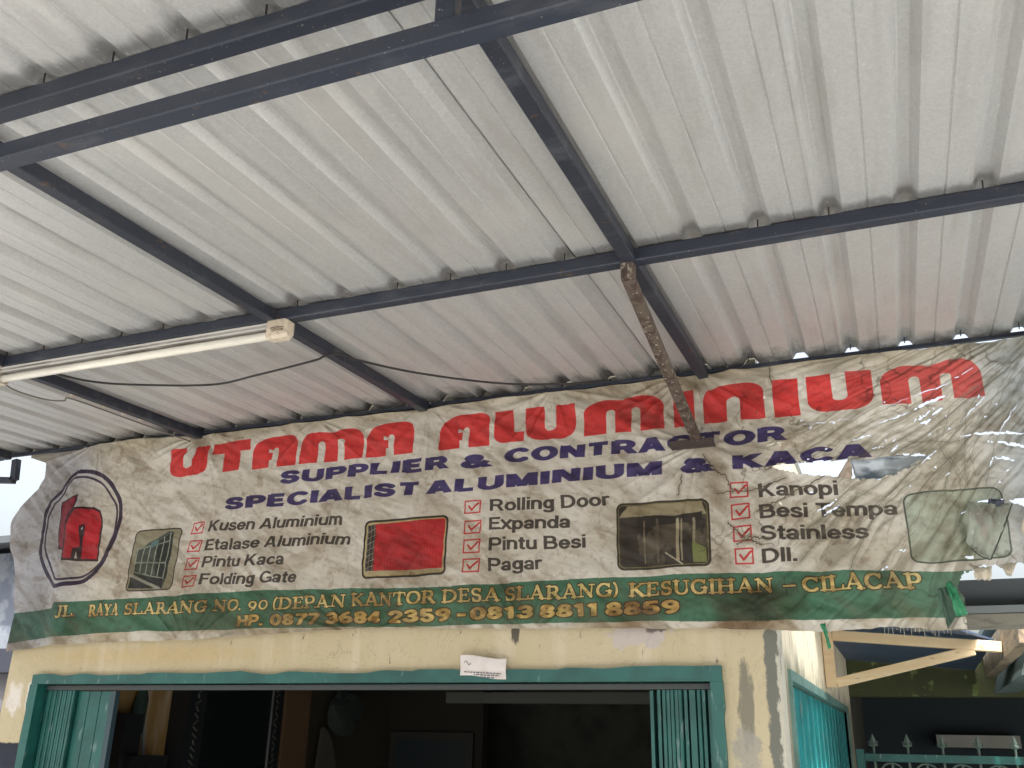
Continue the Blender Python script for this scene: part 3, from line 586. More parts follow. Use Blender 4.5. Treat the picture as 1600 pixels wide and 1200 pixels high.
# 2: red rolling door
F2 = rrect(-2.042,-1.660,2.424,2.660,.022); fill([F2], (176,164,130)); fill([[(-1.99,2.452),(-1.992,2.648),(-1.668,2.652),(-1.672,2.446)]], (186,46,48))
for i in range(26): stroke([(-1.985+i*.0122,2.452),(-1.987+i*.0123,2.648)], .0022, (158,26,34), .8)
fill([[(-2.03,2.452),(-2.03,2.645),(-1.992,2.648),(-1.99,2.452)]], (58,52,48))
for i in range(7): stroke([(-2.03,2.46+i*.026),(-1.992,2.475+i*.026)], .003, (150,142,122)); 
for i in range(3): stroke([(-2.028+i*.016,2.452),(-2.028+i*.016,2.645)], .003, (130,122,108))
stroke(F2, .0085, (50,44,38), 1, True); stroke(rrect(-2.036,-1.666,2.430,2.654,.018), .003, (190,170,110), 1, True)
# 3: dim porch with posts
F3 = rrect(-.943,-.597,2.408,2.654,.024); fill([F3], (92,84,70)); sl3 = win(-.943,-.597,2.408,2.654,0)
put(sl3, poly_mask([F3], sl3)*sstep(.42,.62,fbm(gx[sl3]*22, gz[sl3]*16, 4)), (52,47,40), .9)
fill([[(-.935,2.60),(-.90,2.645),(-.62,2.648),(-.605,2.60),(-.74,2.592),(-.86,2.606)]], (150,140,112)); fill([[(-.935,2.45),(-.93,2.60),(-.87,2.606),(-.86,2.45)]], (62,54,46))
fill([[(-.86,2.606),(-.72,2.60),(-.62,2.610),(-.62,2.575),(-.86,2.560)]], (50,44,38))
for x_, w2, c_ in ((-.715,.012,(170,160,134)),(-.700,.006,(150,140,116)),(-.84,.006,(126,116,96)),(-.655,.010,(140,132,108)),(-.79,.010,(100,92,76))): stroke([(x_,2.43),(x_+.003,2.585)], w2, c_)
fill([[(-.66,2.42),(-.66,2.50),(-.61,2.47),(-.61,2.42)]], (120,128,76)); stroke([(-.76,2.46),(-.70,2.415)], .006, (176,170,152))
stroke(F3, .0065, (58,52,40), 1, True); stroke(rrect(-.937,-.603,2.414,2.648,.02), .002, (150,140,90), 1, True)
# 4: faded pale green picture
F4 = rrect(.072,.372,2.385,2.618,.026,-.02); fill([F4], (150,162,144), .75); sl4 = win(.05,.39,2.38,2.63,0)
put(sl4, poly_mask([F4], sl4)*sstep(.4,.65,fbm(gx[sl4]*16, gz[sl4]*16, 14)), (168,180,162), .8)
put(sl4, poly_mask([[(.26,2.46),(.27,2.55),(.35,2.56),(.34,2.44)]], sl4)*sstep(.3,.6,fbm(gx[sl4]*40, gz[sl4]*18, 24)), (122,112,96), .55)
stroke(F4, .0055, (62,72,62), 1, True)
# gold serif line on the green band, drawn glyph by glyph
TH, TN, SF = .26, .13, .11
def srf(x, z, w_=.36): return [((x-w_/2, z+(SF/2 if z < .5 else -SF/2)), (x+w_/2, z+(SF/2 if z < .5 else -SF/2)), SF)]
def gl(segs): return segs
def A_(cx, cz, rx, rz, a0, a1, w0, w1=None, n=12):
    p = arc(cx, cz, rx, rz, a0, a1, n); out = []
    for i in range(n):
        am = R(a0+(a1-a0)*(i+.5)/n); tw = abs(math.cos(am)); out.append((p[i], p[i+1], lrp(w1 if w1 else TN, w0, tw)))
    return out
GL = {
 'I': (.42, [((.21,.05),(.21,.95),TH)]+srf(.21,0)+srf(.21,1)),
 'L': (.78, [((.21,.05),(.21,.95),TH)]+srf(.21,0)+srf(.21,1)+[((.2,.05),(.72,.05),SF),((.70,.05),(.74,.28),TN)]),
 'J': (.50, [((.30,.15),(.30,.95),TH)]+srf(.30,1)+A_(.14,.12,.16,.20,0,-150,TH)),
 'R': (.92, [((.21,.05),(.21,.95),TH)]+srf(.21,0)+srf(.21,1)+[((.21,.94),(.48,.94),TN),((.21,.48),(.48,.48),TN)]+A_(.46,.71,.22,.23,90,-90,TH)+[((.48,.47),(.80,.05),TH)]+srf(.80,0,.26)),
 'P': (.80, [((.21,.05),(.21,.95),TH)]+srf(.21,0)+srf(.21,1)+[((.21,.94),(.48,.94),TN),((.21,.42),(.48,.42),TN)]+A_(.48,.68,.22,.26,90,-90,TH)),
 'A': (1.0, [((.18,.05),(.50,.98),TN),((.50,.98),(.82,.05),TH),((.28,.34),(.68,.34),TN)]+srf(.16,0,.30)+srf(.82,0,.34)),
 'Y': (.94, [((.16,.95),(.47,.48),TH),((.78,.95),(.47,.48),TN),((.47,.50),(.47,.05),TH)]+srf(.47,0)+srf(.16,1,.3)+srf(.80,1,.26)),
 'S': (.72, A_(.36,.72,.21,.23,35,270,TH*.9)+A_(.36,.27,.23,.23,90,-145,TH)+[((.56,.95),(.56,.74),TN),((.14,.05),(.14,.28),TN)]),
 'N': (1.02, [((.20,.05),(.20,.95),TN),((.20,.95),(.80,.05),TH),((.80,.05),(.80,.95),TN)]+srf(.20,0,.3)+srf(.16,1,.26)+srf(.80,1,.3)),
 'G': (.98, A_(.50,.50,.38,.45,45,330,TH)+[((.80,.95),(.78,.72),TN),((.80,.12),(.80,.44),TH*.9)]+[((.60,.43),(.94,.43),SF)]),
 'C': (.92, A_(.50,.50,.38,.45,45,315,TH)+[((.80,.95),(.78,.70),TN)]),
 'O': (1.0, A_(.50,.50,.39,.45,0,360,TH,None,20)),
 '0': (.66, A_(.33,.40,.23,.36,0,360,TH*.8,None,18)),
 '9': (.66, A_(.33,.42,.21,.26,0,360,TH*.8)+[((.54,.42),(.44,.12),TH*.8),((.44,.12),(.20,-.06),TN)]),
 '(': (.40, A_(.50,.48,.34,.62,125,235,TH*.75,None,10)),
 ')': (.40, A_(-.10,.48,.34,.62,55,-55,TH*.75,None,10)),
 'D': (.98, [((.21,.05),(.21,.95),TH)]+srf(.21,0)+srf(.21,1)+[((.21,.95),(.46,.95),TN),((.21,.05),(.46,.05),TN)]+A_(.44,.50,.40,.45,90,-90,TH)),
 'E': (.80, [((.21,.05),(.21,.95),TH)]+srf(.21,0)+srf(.21,1)+[((.2,.05),(.70,.05),SF),((.2,.95),(.68,.95),SF),((.2,.52),(.52,.52),SF),((.70,.05),(.72,.24),TN),((.67,.95),(.67,.78),TN),((.53,.42),(.53,.62),TN*.8)]),
 'K': (.96, [((.21,.05),(.21,.95),TH)]+srf(.21,0)+srf(.21,1)+[((.24,.42),(.74,.95),TN),((.38,.56),(.80,.05),TH)]+srf(.82,0,.28)+srf(.76,1,.26)),
 'T': (.86, [((.43,.05),(.43,.95),TH)]+srf(.43,0)+[((.06,.95),(.80,.95),SF),((.08,.95),(.06,.72),TN),((.78,.95),(.80,.72),TN)]),
 'U': (.98, [((.20,.30),(.20,.95),TH),((.78,.30),(.78,.95),TN)]+A_(.49,.32,.29,.28,180,360,TH*.8)+srf(.20,1,.34)+srf(.78,1,.28)),
 'H': (1.0, [((.21,.05),(.21,.95),TH),((.78,.05),(.78,.95),TH),((.2,.50),(.8,.50),SF)]+srf(.21,0)+srf(.21,1)+srf(.78,0)+srf(.78,1)),
 '.': (.30, [((.12,.08),(.14,.08),.20)]), '-': (.70, [((.12,.42),(.56,.42),.13)]) }
def serif(s, x0, x1, zb, cap):
    tot = sum(GL[c][0] for c in s); kx = (x1-x0)/tot; x = x0; segs = []
    for c in s:
        for (a, b_, w3) in GL[c][1]: segs.append(((x+a[0]*kx, zb+a[1]*cap), (x+b_[0]*kx, zb+b_[1]*cap), w3*cap*.98))
        x += GL[c][0]*kx
    sl = win(x0, x1, zb-.02, zb+cap+.02, .02); M = np.zeros(gx[sl].shape, np.float32); Mo = M.copy()
    for a, b_, w3 in segs:
        s2 = win(min(a[0],b_[0]), max(a[0],b_[0]), min(a[1],b_[1]), max(a[1],b_[1]), .015)
        j, i = s2[0].start-sl[0].start, s2[1].start-sl[1].start; m = seg_mask(s2, a, b_, w3); mo = seg_mask(s2, a, b_, w3+.0075)
        jj, ii = slice(max(j,0), j+m.shape[0]), slice(max(i,0), i+m.shape[1]); m = m[:M[jj,ii].shape[0], :M[jj,ii].shape[1]]; mo = mo[:m.shape[0], :m.shape[1]]
        M[jj,ii] = np.maximum(M[jj,ii], m); Mo[jj,ii] = np.maximum(Mo[jj,ii], mo)
    put(sl, Mo, (58,46,22), .9); put(sl, M, GOLD); n = fbm(gx[sl]*9+2, gz[sl]*26, 31); put(sl, M*sstep(.48,.60,n), (150,122,66), .75)
for s, x0, x1 in (('JL.',-3.672,-3.572),('RAYA',-3.50,-3.318),('SLARANG',-3.285,-2.815),('NO.',-2.785,-2.628),('90',-2.598,-2.492),('(DEPAN',-2.475,-2.112),('KANTOR',-2.085,-1.698),('DESA',-1.672,-1.418),('SLARANG)',-1.402,-.938),('KESUGIHAN',-.905,-.385),('-',-.362,-.302),('CILACAP',-.292,.092)):
    zb = 2.310 if x0 < -.95 else lrp(2.308, 2.299, (x0+.95)/1.1); serif(s, x0, x1, zb, .050)
for s, x0, x1 in (('HP.',-2.648,-2.512),('0877',-2.474,-2.238),('3684',-2.200,-1.936),('2359',-1.902,-1.632),('-',-1.604,-1.556),('0813',-1.540,-1.282),('8811',-1.252,-1.018),('8859',-.990,-.722)):
    sans(s, x0, x1, 2.241, .047, (206,180,108), .24, 0, 0, (66,50,28), .04)

def smooth_open(P, n=5):
    P = [np.array(p) for p in P]; out = []
    for i in range(len(P)-1):
        p0, p1, p2, p3 = P[max(i-1,0)], P[i], P[i+1], P[min(i+2,len(P)-1)]
        for t in range(n): t /= n; out.append(tuple(.5*((2*p1)+(p2-p0)*t+(2*p0-5*p1+4*p2-p3)*t*t+(3*p1-p0-3*p2+p3)*t**3)))
    return out+[tuple(P[-1])]
# creases: shared by the print's dirt and by the cloth's real folds
def creases(X, Z):
    right = sstep(-.75, .15, X)
    px_, pz_ = .95, 3.42; th = np.arctan2(px_-X, pz_-Z); r_ = np.hypot(X-px_, Z-pz_)
    wv = fbm(X*3, Z*3, 61, 3)
    f1 = 1-np.abs(2*fbm(th*15+wv*1.2, r_*1.1, 41, 3)-1); f1 = sstep(.90, 1., f1)
    f2 = 1-np.abs(2*fbm(th*34+wv*2.0, r_*2.4, 43, 3)-1); f2 = sstep(.92, 1., f2)
    cr = 1-np.abs(2*fbm(X*9+wv, Z*9, 45, 4)-1); cr = sstep(.955, 1., cr)
    return right, np.clip(f1+.7*f2, 0, 1), cr
right, fan_, crk = creases(gx, gz)
n1 = fbm(gx*5, gz*7, 71); n2 = fbm(gx*2.2+gz*2.5, gz*9-gx*3, 73); n3 = fbm(gx*26, gz*30, 75, 3); n4 = fbm(gx*60, gz*60, 77, 2)
diag = fbm((gx+gz*1.1)*14, (gz-gx*.4)*3.2, 79, 3); diag2 = fbm((gx*.35+gz)*34, (gx-gz*.2)*5, 81, 3)
left_shade = sstep(-3.45, -3.85, gx)  # left end: bluish shade of its turned plane tinted into the print
def mul(mask, col): IMG[:] = IMG*(1-mask[...,None]*(1-np.array(col, np.float32)))
mul(sstep(.35,.75,n1)*.35, (.80,.77,.71)); mul(sstep(.50,.72,diag)*.42*(1-.6*right), (.72,.68,.63)); mul(sstep(.56,.72,diag2)*.30, (.76,.73,.68))
mul(sstep(.58,.74,n3)*sstep(.50,.66,n1)*.35, (.66,.58,.50)); mul(sstep(.62,.74,n4)*.22, (.7,.65,.6))
mul(sstep(3.06,3.14,gz+.05*(n1-.5))*.35, (.80,.74,.60)); mul(left_shade*.75, (.72,.75,.85))
mul(sstep(.52,.60,fbm(gx*7,gz*16,83,4))*sstep(-.9,-1.6,gx)*sstep(2.95,2.6,gz)*.28, (.70,.62,.52))
band = sstep(2.35,2.30,gz)*sstep(-1.15,-.8,gx)*sstep(-.2,-.45,gx); mul(band*sstep(.30,.55,n2)*.95, (.70,.60,.50)); mul(sstep(2.36,2.28,gz)*sstep(.42,.62,n1)*.5, (.80,.74,.62))
fd = (sstep(2.40,2.2,gz)*sstep(.40,.64,diag)*.28)[...,None]; IMG[:] = IMG*(1-fd)+fd*np.array((122,112,88))/255
mul(np.exp(-((gx+.56)/.035)**2)*sstep(2.83,2.75,gz)*sstep(.3,.6,diag+.1)*.5, (.62,.56,.46))
mul(np.exp(-((gx+.63)/.05)**2-((gz-3.10)/.03)**2)*.6, (.62,.56,.46)); mul(np.exp(-((gx+3.0)/.04)**2-((gz-3.10)/.025)**2)*.5, (.62,.56,.46))
mul(np.clip(right*fan_*sstep(.30,.55,n1+.12),0,1)*.50, (.50,.48,.42)); mul(crk*(.12+.88*sstep(-.9,-.3,gx))*sstep(.46,.62,n2)*.55, (.42,.39,.33))
mul(sstep(.50,.62,n1)*right*.22, (.72,.70,.62))
mul(right*sstep(.25,.50,gx)*.8, (.78,.86,.97))
def jag(P, n=14, amp=.006):
    out = []
    for i in range(len(P)-1):
        for t in range(n): t /= n; out.append((lrp(P[i][0],P[i+1][0],t)+random.uniform(-amp,amp), lrp(P[i][1],P[i+1][1],t)+random.uniform(-amp,amp)))
    return out+[P[-1]]
DARK = [[(-0.602,2.821),(-0.562,2.757),(-0.530,2.735),(-0.502,2.674)],[(-0.562,2.674),(-0.423,2.675),(-0.308,2.707)],[(-0.532,2.564),(-0.502,2.532),(-0.472,2.502),(-0.415,2.476)],[(-0.505,2.481),(-0.447,2.505),(-0.392,2.493)],[(-0.706,2.673),(-0.690,2.753)],[(-0.418,2.592),(-0.290,2.653),(-0.176,2.703)],[(-0.339,3.181),(-0.333,3.076)],[(0.512,3.074),(0.426,3.029),(0.331,2.922),(0.233,2.793),(0.144,2.733),(0.051,2.649),(-0.041,2.566)],[(0.488,3.044),(0.386,2.893),(0.269,2.767),(0.207,2.637),(0.202,2.571)],[(0.504,3.019),(0.395,2.823),(0.327,2.627)],[(0.361,2.989),(0.181,2.868),(0.026,2.790),(-0.107,2.744)],[(0.291,2.857),(0.149,2.778),(0.059,2.717)],[(0.308,2.901),(0.274,2.721),(0.274,2.632)],[(0.210,2.773),(0.250,2.633),(0.207,2.462)],[(0.112,2.805),(0.223,2.794),(0.274,2.801)],[(0.138,2.688),(0.003,2.585),(-0.084,2.457),(-0.124,2.372)],[(0.172,2.640),(0.073,2.492),(-0.020,2.388)],[(-0.075,2.637),(-0.195,2.508),(-0.290,2.401)],[(0.103,2.736),(-0.054,2.635),(-0.167,2.575),(-0.304,2.492)]]
for P in DARK[:7]: stroke(jag(P, 10, .004), .0035, (60,54,44), .85); stroke(P, .022, (120,108,88), .22)
for P in DARK[7:]: stroke(jag(smooth_open(P), 3, .0025), .0028, (84,80,68), .5); stroke(smooth_open(P), .020, (112,108,92), .14)
for P in DARK[7:]:
    for k in range(2):
        i = random.randrange(len(P)-1); ox, oz = random.uniform(-.07,.07), random.uniform(-.05,.05)
        stroke(jag([(P[i][0]+ox,P[i][1]+oz),(P[i+1][0]+ox*1.5,P[i+1][1]+oz)], 8, .003), .0024, (92,88,74), .45)
# right part blended towards pale cream
bl = (sstep(-.3,.3,gx)*.22)[...,None]; IMG[:] = IMG*(1-bl)+bl*np.array((200,196,180))/255
fib = (rng.random((H_, W_)).astype(np.float32)-.5)*.035; IMG[:] = np.clip(IMG+fib[...,None], 0, 1)
# pin-holes and slits worn through along the sharpest creases
def hole(P, w0):
    P = jag(P, 12, .0022)
    for i in range(len(P)-1):
        t = i/len(P); w_ = w0*math.sin(math.pi*(t*.9+.05))*random.choice((0,.5,1,1,1.3)); p, q_ = P[i], P[i+1]
        if w_ <= 0: continue
        sl = win(min(p[0],q_[0]), max(p[0],q_[0]), min(p[1],q_[1]), max(p[1],q_[1]), w_+.004); ALP[sl] = np.minimum(ALP[sl], 1-seg_mask(sl, p, q_, w_))
for k, P in enumerate([[(0.136,2.918),(0.180,2.940),(0.251,2.958)],[(0.195,2.893),(0.233,2.915)],[(0.004,2.871),(0.136,2.918)],[(-0.077,2.824),(-0.010,2.843)],[(0.048,2.765),(0.075,2.795)],[(0.276,2.814),(0.354,2.809),(0.412,2.805),(0.470,2.803)],[(-0.200,2.563),(-0.139,2.598)],[(-0.218,2.580),(-0.164,2.606)],[(-0.027,2.361),(-0.005,2.377)],[(0.281,2.855),(0.369,2.937)],[(0.383,2.792),(0.467,2.911)],[(0.347,2.692),(0.366,2.730)],[(0.033,2.794),(-0.012,2.789)],[(-0.236,2.715),(-0.184,2.727)],[(-0.342,2.619),(-0.334,2.609)],[(-0.246,2.904),(-0.068,2.907)],[(-0.412,2.832),(-0.274,2.843)],[(0.032,2.933),(0.261,3.002),(0.349,3.051)],[(0.058,2.706),(0.142,2.721),(0.210,2.773)]]): hole(P, (.011,.007,.0035,.0035,.005,.008,.006,.006,.005,.003,.003,.004,.003,.004,.004,.0022,.0022,.0024,.0026)[k])
for k in range(60):
    x, z = random.uniform(-.5,.6), random.uniform(2.4,3.05); l_ = random.uniform(.004,.018); a = random.uniform(.3,1.1)
    if not (x < .07 and z < 2.72): hole([(x,z),(x+l_*math.cos(a),z+l_*math.sin(a))], .0022)
RGBA = np.concatenate([IMG, ALP[...,None]], 2).astype(np.float32)
img = bpy.data.images.new('banner_print', W_, H_, alpha=True); img.alpha_mode = 'CHANNEL_PACKED'
img.pixels.foreach_set(RGBA.ravel()); img.update(); img.pack()

def banner_mat():
    m = Mat('printed_vinyl', (.5,.5,.5), .48, 0, .35)
    uv = m.n.new('ShaderNodeUVMap'); uv.uv_map = 'UVMap'; t = m.n.new('ShaderNodeTexImage'); t.image = img; t.interpolation = 'Linear'; t.extension = 'EXTEND'
    m.l.new(uv.outputs[0], t.inputs[0]); m.l.new(t.outputs['Color'], m.p.inputs['Base Color'])
    m.bump(m.noise(12, 4, (1,1,1.8), .5, .8), .22, .012); m.bump(m.noise(90, 4), .15, .002)
    tr = m.n.new('ShaderNodeBsdfTranslucent'); m.l.new(t.outputs['Color'], tr.inputs['Color'])
    mx = m.n.new('ShaderNodeMixShader'); mx.inputs[0].default_value = .22; m.l.new(m.p.outputs[0], mx.inputs[1]); m.l.new(tr.outputs[0], mx.inputs[2])
    tp = m.n.new('ShaderNodeBsdfTransparent'); mh = m.n.new('ShaderNodeMixShader'); m.l.new(t.outputs['Alpha'], mh.inputs[0]); m.l.new(tp.outputs[0], mh.inputs[1]); m.l.new(mx.outputs[0], mh.inputs[2])
    m.l.new(mh.outputs[0], m.n['Material Output'].inputs['Surface']); return m
M_ban = banner_mat()
M_back = Mat('silvery_vinyl_back', (.42,.47,.52), .32, .35); M_back.over(M_back.ramp(M_back.noise(9, 4, (1,1,2)), .45, .6), (.16,.21,.25))

K = 3.372/3.4                                   # the cloth hangs 28 mm in front of the wall
TOP = [(-4.2,3.134),(-3.90,3.134),(-3.61,3.160),(-3.28,3.158),(-2.97,3.142),(-2.3,3.142),(-1.78,3.138),(-1.24,3.148),(-.63,3.146),(-.40,3.146),(-.11,3.149),(.52,3.139),(.85,3.136)]
BOT = [(-4.2,2.150),(-3.97,2.159),(-3.70,2.180),(-3.42,2.190),(-2.88,2.190),(-2.6,2.205),(-2.23,2.216),(-2.04,2.222),(-1.37,2.205),(-.87,2.193),(-.42,2.179),(-.23,2.166),(-.05,2.180),(.15,2.164),(.85,2.164)]
LEFT = [(2.15,-3.985),(2.36,-4.00),(2.50,-4.03),(2.617,-4.06),(2.70,-4.11),(2.784,-4.14),(2.83,-4.13),(2.88,-4.09),(2.96,-4.01),(3.02,-3.965),(3.105,-3.955),(3.14,-3.90)]
def itp(P, x): return np.interp(x, [p[0] for p in P], [p[1] for p in P])
NX, NZ = 980, 200
uu_ = np.linspace(0, 1, NX+1)[None, :].repeat(NZ+1, 0); vv_ = np.linspace(0, 1, NZ+1)[:, None].repeat(NX+1, 1)
Xr = -4.14+uu_*(.82+4.14); za = 2.16+vv_*.98; xl = itp(LEFT, za)
sX = np.where(Xr < -3.70, xl+(Xr+4.14)/.44*(-3.70-xl), Xr)
zb_ = itp(BOT, sX)+.006*(fbm(sX*14, sX*0, 101, 3)-.5)+.010*sstep(-.3,0,sX)*(fbm(sX*50, sX*0, 103, 2)-.5); zt_ = itp(TOP, sX)
sZ = zb_+vv_*(zt_-zb_)
def fold(X, Z):
    rt, fn, ck = creases(X, Z)
    d = .010*(fbm(X*2.2, Z*2.0, 111, 3)-.5)*2
    d += .011*(fbm((X+Z*1.1)*7, (Z-X*.4)*2.0, 113, 3)-.5)*2 + .0055*(fbm((X*.35+Z)*22, (X-Z*.2)*4, 115, 3)-.5)*2
    d += .0018*(fbm(X*24, Z*30, 117, 3)-.5)*2
    for k, (tx, tz) in enumerate(((-3.62,3.17),(-2.97,3.15),(-2.35,3.15),(-1.78,3.15),(-1.2,3.15),(-.60,2.86),(-.63,3.15),(-2.04,2.20),(-1.3,2.18),(-2.9,2.16))):
        a_ = np.arctan2(X-tx, np.abs(Z-tz)+.01); rr_ = np.hypot(X-tx, Z-tz); rg = 1-np.abs(2*vnoise(a_*5+k*7, rr_*1.6+k, 131+k)-1)
        d += .013*(rg**3-.25)*np.exp(-(rr_/.42)**2)*sstep(0,.10,rr_)
    px_, pz_ = .95, 3.42; th = np.arctan2(px_-X, pz_-Z); r_ = np.hypot(X-px_, Z-pz_); wv = fbm(X*3, Z*3, 61, 3)
    d += .0045*sstep(.05,.5,X)*(1-np.abs(2*fbm(X*9, Z*7, 161, 3)-1))**4*3
    d += rt*(.016*(fbm(th*15+wv*1.2, r_*1.1, 41, 3)-.5)*2+.007*(fbm(th*34+wv*2., r_*2.4, 43, 3)-.5)*2)
    d -= rt*fn*.005 + ck*.0025*sstep(-.9,-.2,X)
    d += .004*np.sin(X*26+3*fbm(X*3,Z*0,5))*sstep(3.06,3.15,Z)           # scallops of the tied top edge
    d += .0035*np.sin(X*19)*sstep(2.26,2.18,Z)
    # fold and turned back left end
    d += .030*np.exp(-((X+3.705+(Z-2.9)*.06)/.07)**2)*sstep(3.1,2.75,Z) - .022*sstep(-3.74,-4.05,X)*sstep(3.14,2.95,Z) + .03*np.exp(-((X+4.06)/.05)**2-((Z-2.72)/.12)**2)
    # bunched lobe at the torn right end and pulled strip
    d += .060*np.exp(-((X-.325)/.045)**2-((Z-2.49)/.075)**2) - .03*np.exp(-((X-.255)/.02)**2-((Z-2.47)/.08)**2)
    d += .02*sstep(.35,.6,X)*np.sin(X*34+Z*5)
    d += .018*np.exp(-((Z-2.745-.03*(X+.1))/.035)**2)*sstep(-.5,-.2,X)*sstep(.25,.1,X)
    return d
dd = fold(sX, sZ)
Vx = sX*K; Vz = 1.8+(sZ-1.8)*K; Vy = 3.372-dd*(1.0)-.004
Vy = np.minimum(Vy, np.where(sX < -.385, 3.394, 9))
cxm = (sX[:-1,:-1]+sX[1:,1:])/2; czm = (sZ[:-1,:-1]+sZ[1:,1:])/2
def inpoly(P, X, Z):
    ms = np.zeros(X.shape, bool)
    for i in range(len(P)):
        (xa, za_), (xb, zb2) = P[i], P[(i+1)%len(P)]
        if za_ == zb2: continue
        ms ^= ((Z >= za_) != (Z >= zb2)) & (X < xa+(Z-za_)*(xb-xa)/(zb2-za_))
    return ms
jx = cxm+.010*(fbm(cxm*60, czm*60, 121, 2)-.5); jz = czm+.012*(fbm(cxm*60, czm*60, 123, 2)-.5)
TEAR = [(-.365,2.752),(-.321,2.762),(-.27,2.757),(-.24,2.756),(-.19,2.762),(-.149,2.755),(-.084,2.754),(0,2.752),(.063,2.753),(.125,2.750),(.175,2.739),(.122,2.721),(.067,2.694),(.003,2.681),(-.059,2.684),(-.116,2.695),(-.175,2.702),(-.24,2.712),(-.317,2.734)]
OUT = [(.208,2.10),(.206,2.22),(.216,2.26),(.196,2.30),(.222,2.352),(.262,2.350),(.270,2.362),(.315,2.366),(.345,2.350),(.38,2.372),(.42,2.360),(.47,2.35),(.52,2.37),(.9,2.36),(.9,2.10)]
holes = [TEAR, OUT, [(.345,2.783),(.40,2.775),(.47,2.755),(.60,2.79),(.50,2.735),(.42,2.760)], [(.366,2.722),(.398,2.724),(.432,2.706),(.400,2.712)], [(.288,2.571),(.335,2.580),(.372,2.570),(.350,2.556),(.312,2.562)], [(.388,2.574),(.44,2.580),(.50,2.57),(.50,2.548),(.42,2.552)],
         [(.228,2.392),(.243,2.402),(.262,2.400),(.250,2.388)], [(.108,2.868),(.170,2.895),(.215,2.925),(.165,2.885)], [(.158,2.868),(.198,2.887),(.180,2.862)], [(-.245,2.636),(-.232,2.652),(-.221,2.650)], [(-.170,2.60),(-.145,2.622),(-.150,2.612)], [(.02,2.428),(.06,2.431),(.05,2.424)]]
kill = np.zeros(cxm.shape, bool)
for h in holes: kill |= inpoly(h, jx, jz)
idx = np.arange((NX+1)*(NZ+1)).reshape(NZ+1, NX+1)
q = np.stack([idx[:-1,:-1], idx[:-1,1:], idx[1:,1:], idx[1:,:-1]], -1)[~kill]
used = np.unique(q); remap = -np.ones((NX+1)*(NZ+1), int); remap[used] = np.arange(len(used)); q = remap[q]
co = np.stack([Vx, Vy, Vz], -1).reshape(-1, 3)[used]; wpx = .006*(fbm(sX*6, sZ*8, 151, 2)-.5); wpz = .010*(fbm(sX*7, sZ*5, 153, 2)-.5)+.006*sstep(-.6,.1,sX)*(fbm(sX*22, sZ*18, 155, 2)-.5)
uvs = np.stack([(sX+wpx-TX0)/(TX1-TX0), (sZ+wpz-TZ0)/(TZ1-TZ0)], -1).reshape(-1, 2)[used]
me = bpy.data.meshes.new('banner'); me.vertices.add(len(co)); me.vertices.foreach_set('co', co.astype(np.float32).ravel())
me.loops.add(q.size); me.loops.foreach_set('vertex_index', q.ravel().astype(np.int32)); me.polygons.add(len(q)); me.polygons.foreach_set('loop_start', np.arange(0, q.size, 4, dtype=np.int32))
me.polygons.foreach_set('use_smooth', np.ones(len(q), bool)); me.update(calc_edges=True)
ul = me.uv_layers.new(name='UVMap'); ul.data.foreach_set('uv', uvs[q.ravel()].astype(np.float32).ravel()); me.materials.append(M_ban.m); me.validate()
ban = thing('banner', (-1.8, 3.37, 2.2), 'torn dirty white vinyl shop banner with red heading and green foot band across the wall', 'banner')
bo = bpy.data.objects.new('printed_cloth', me); C.objects.link(bo); bo.parent = ban; bo.matrix_parent_inverse = Matrix.Translation(-ban.location)
# torn pieces: silver flap in the big tear, curled green corner, hanging scraps
def patch(name, P4, mat, bulge, nu=24, nv=10, seed=1, mirror=1):
    P4 = [Vector(p) for p in P4]; V = []; F = []
    for j in range(nv+1):
        for i in range(nu+1):
            u, v = i/nu, j/nv; p = P4[0].lerp(P4[1], u).lerp(P4[3].lerp(P4[2], u), v)
            e_ = float(fbm(np.array(u*5.+seed), np.array(v*3.+seed), seed)-.5); g_ = float(fbm(np.array(u*14.+seed), np.array(v*9.), seed+3)-.5)
            p = p+Vector((g_*.008, -bulge*math.sin(math.pi*v)-e_*.03, g_*.012*(1 if v in (0, 1) else .3))); V.append(p)
    for j in range(nv):
        for i in range(nu): F.append((j*(nu+1)+i, j*(nu+1)+i+1, (j+1)*(nu+1)+i+1, (j+1)*(nu+1)+i))
    o = mesh_obj(name, V, F, mat, ban, True); md = o.modifiers.new('t', 'SOLIDIFY'); md.thickness = .001; return o
patch('torn_flap', [(-.088,3.372,2.765),(.170,3.40,2.752),(.085,3.42,2.690),(-.075,3.385,2.672)], M_back, -.02, seed=4)
patch('torn_flap', [(-.150,3.385,2.672),(-.086,3.378,2.765),(-.083,3.376,2.700),(-.095,3.378,2.672)], Mat('beige_vinyl', (.46,.38,.30), .6), 0, 8, 6, seed=6)
M_grn = Mat('green_vinyl', s2l((52,138,96)), .5); M_grn.over(M_grn.ramp(M_grn.noise(30, 5), .5, .7), (.02,.10,.06))
patch('curled_corner', [(.160,3.350,2.303),(.176,3.345,2.312),(.212,3.325,2.205),(.176,3.335,2.198)], M_grn, .012, 8, 14, seed=8)
patch('curled_corner', [(.135,3.360,2.29),(.168,3.352,2.295),(.176,3.350,2.20),(.150,3.352,2.165)], Mat('dark_green_vinyl_back', (.05,.10,.07), .6), -.01, 8, 14, seed=9)
M_scr = Mat('cream_vinyl_scrap', (.55,.50,.40), .55)
M_lobe = Mat('pale_green_vinyl', (.30,.34,.28), .55); M_lobe.over(M_lobe.ramp(M_lobe.noise(18, 4, (1.5,1,.5)), .50, .66, 0, .7), (.26,.22,.19)).over(M_lobe.ramp(M_lobe.noise(40, 4), .6, .7, 0, .6), (.45,.47,.43))
patch('crumpled_lobe', [(.240,3.350,2.432),(.298,3.340,2.372),(.388,3.345,2.548),(.262,3.352,2.572)], M_lobe, .045, 20, 16, seed=21)
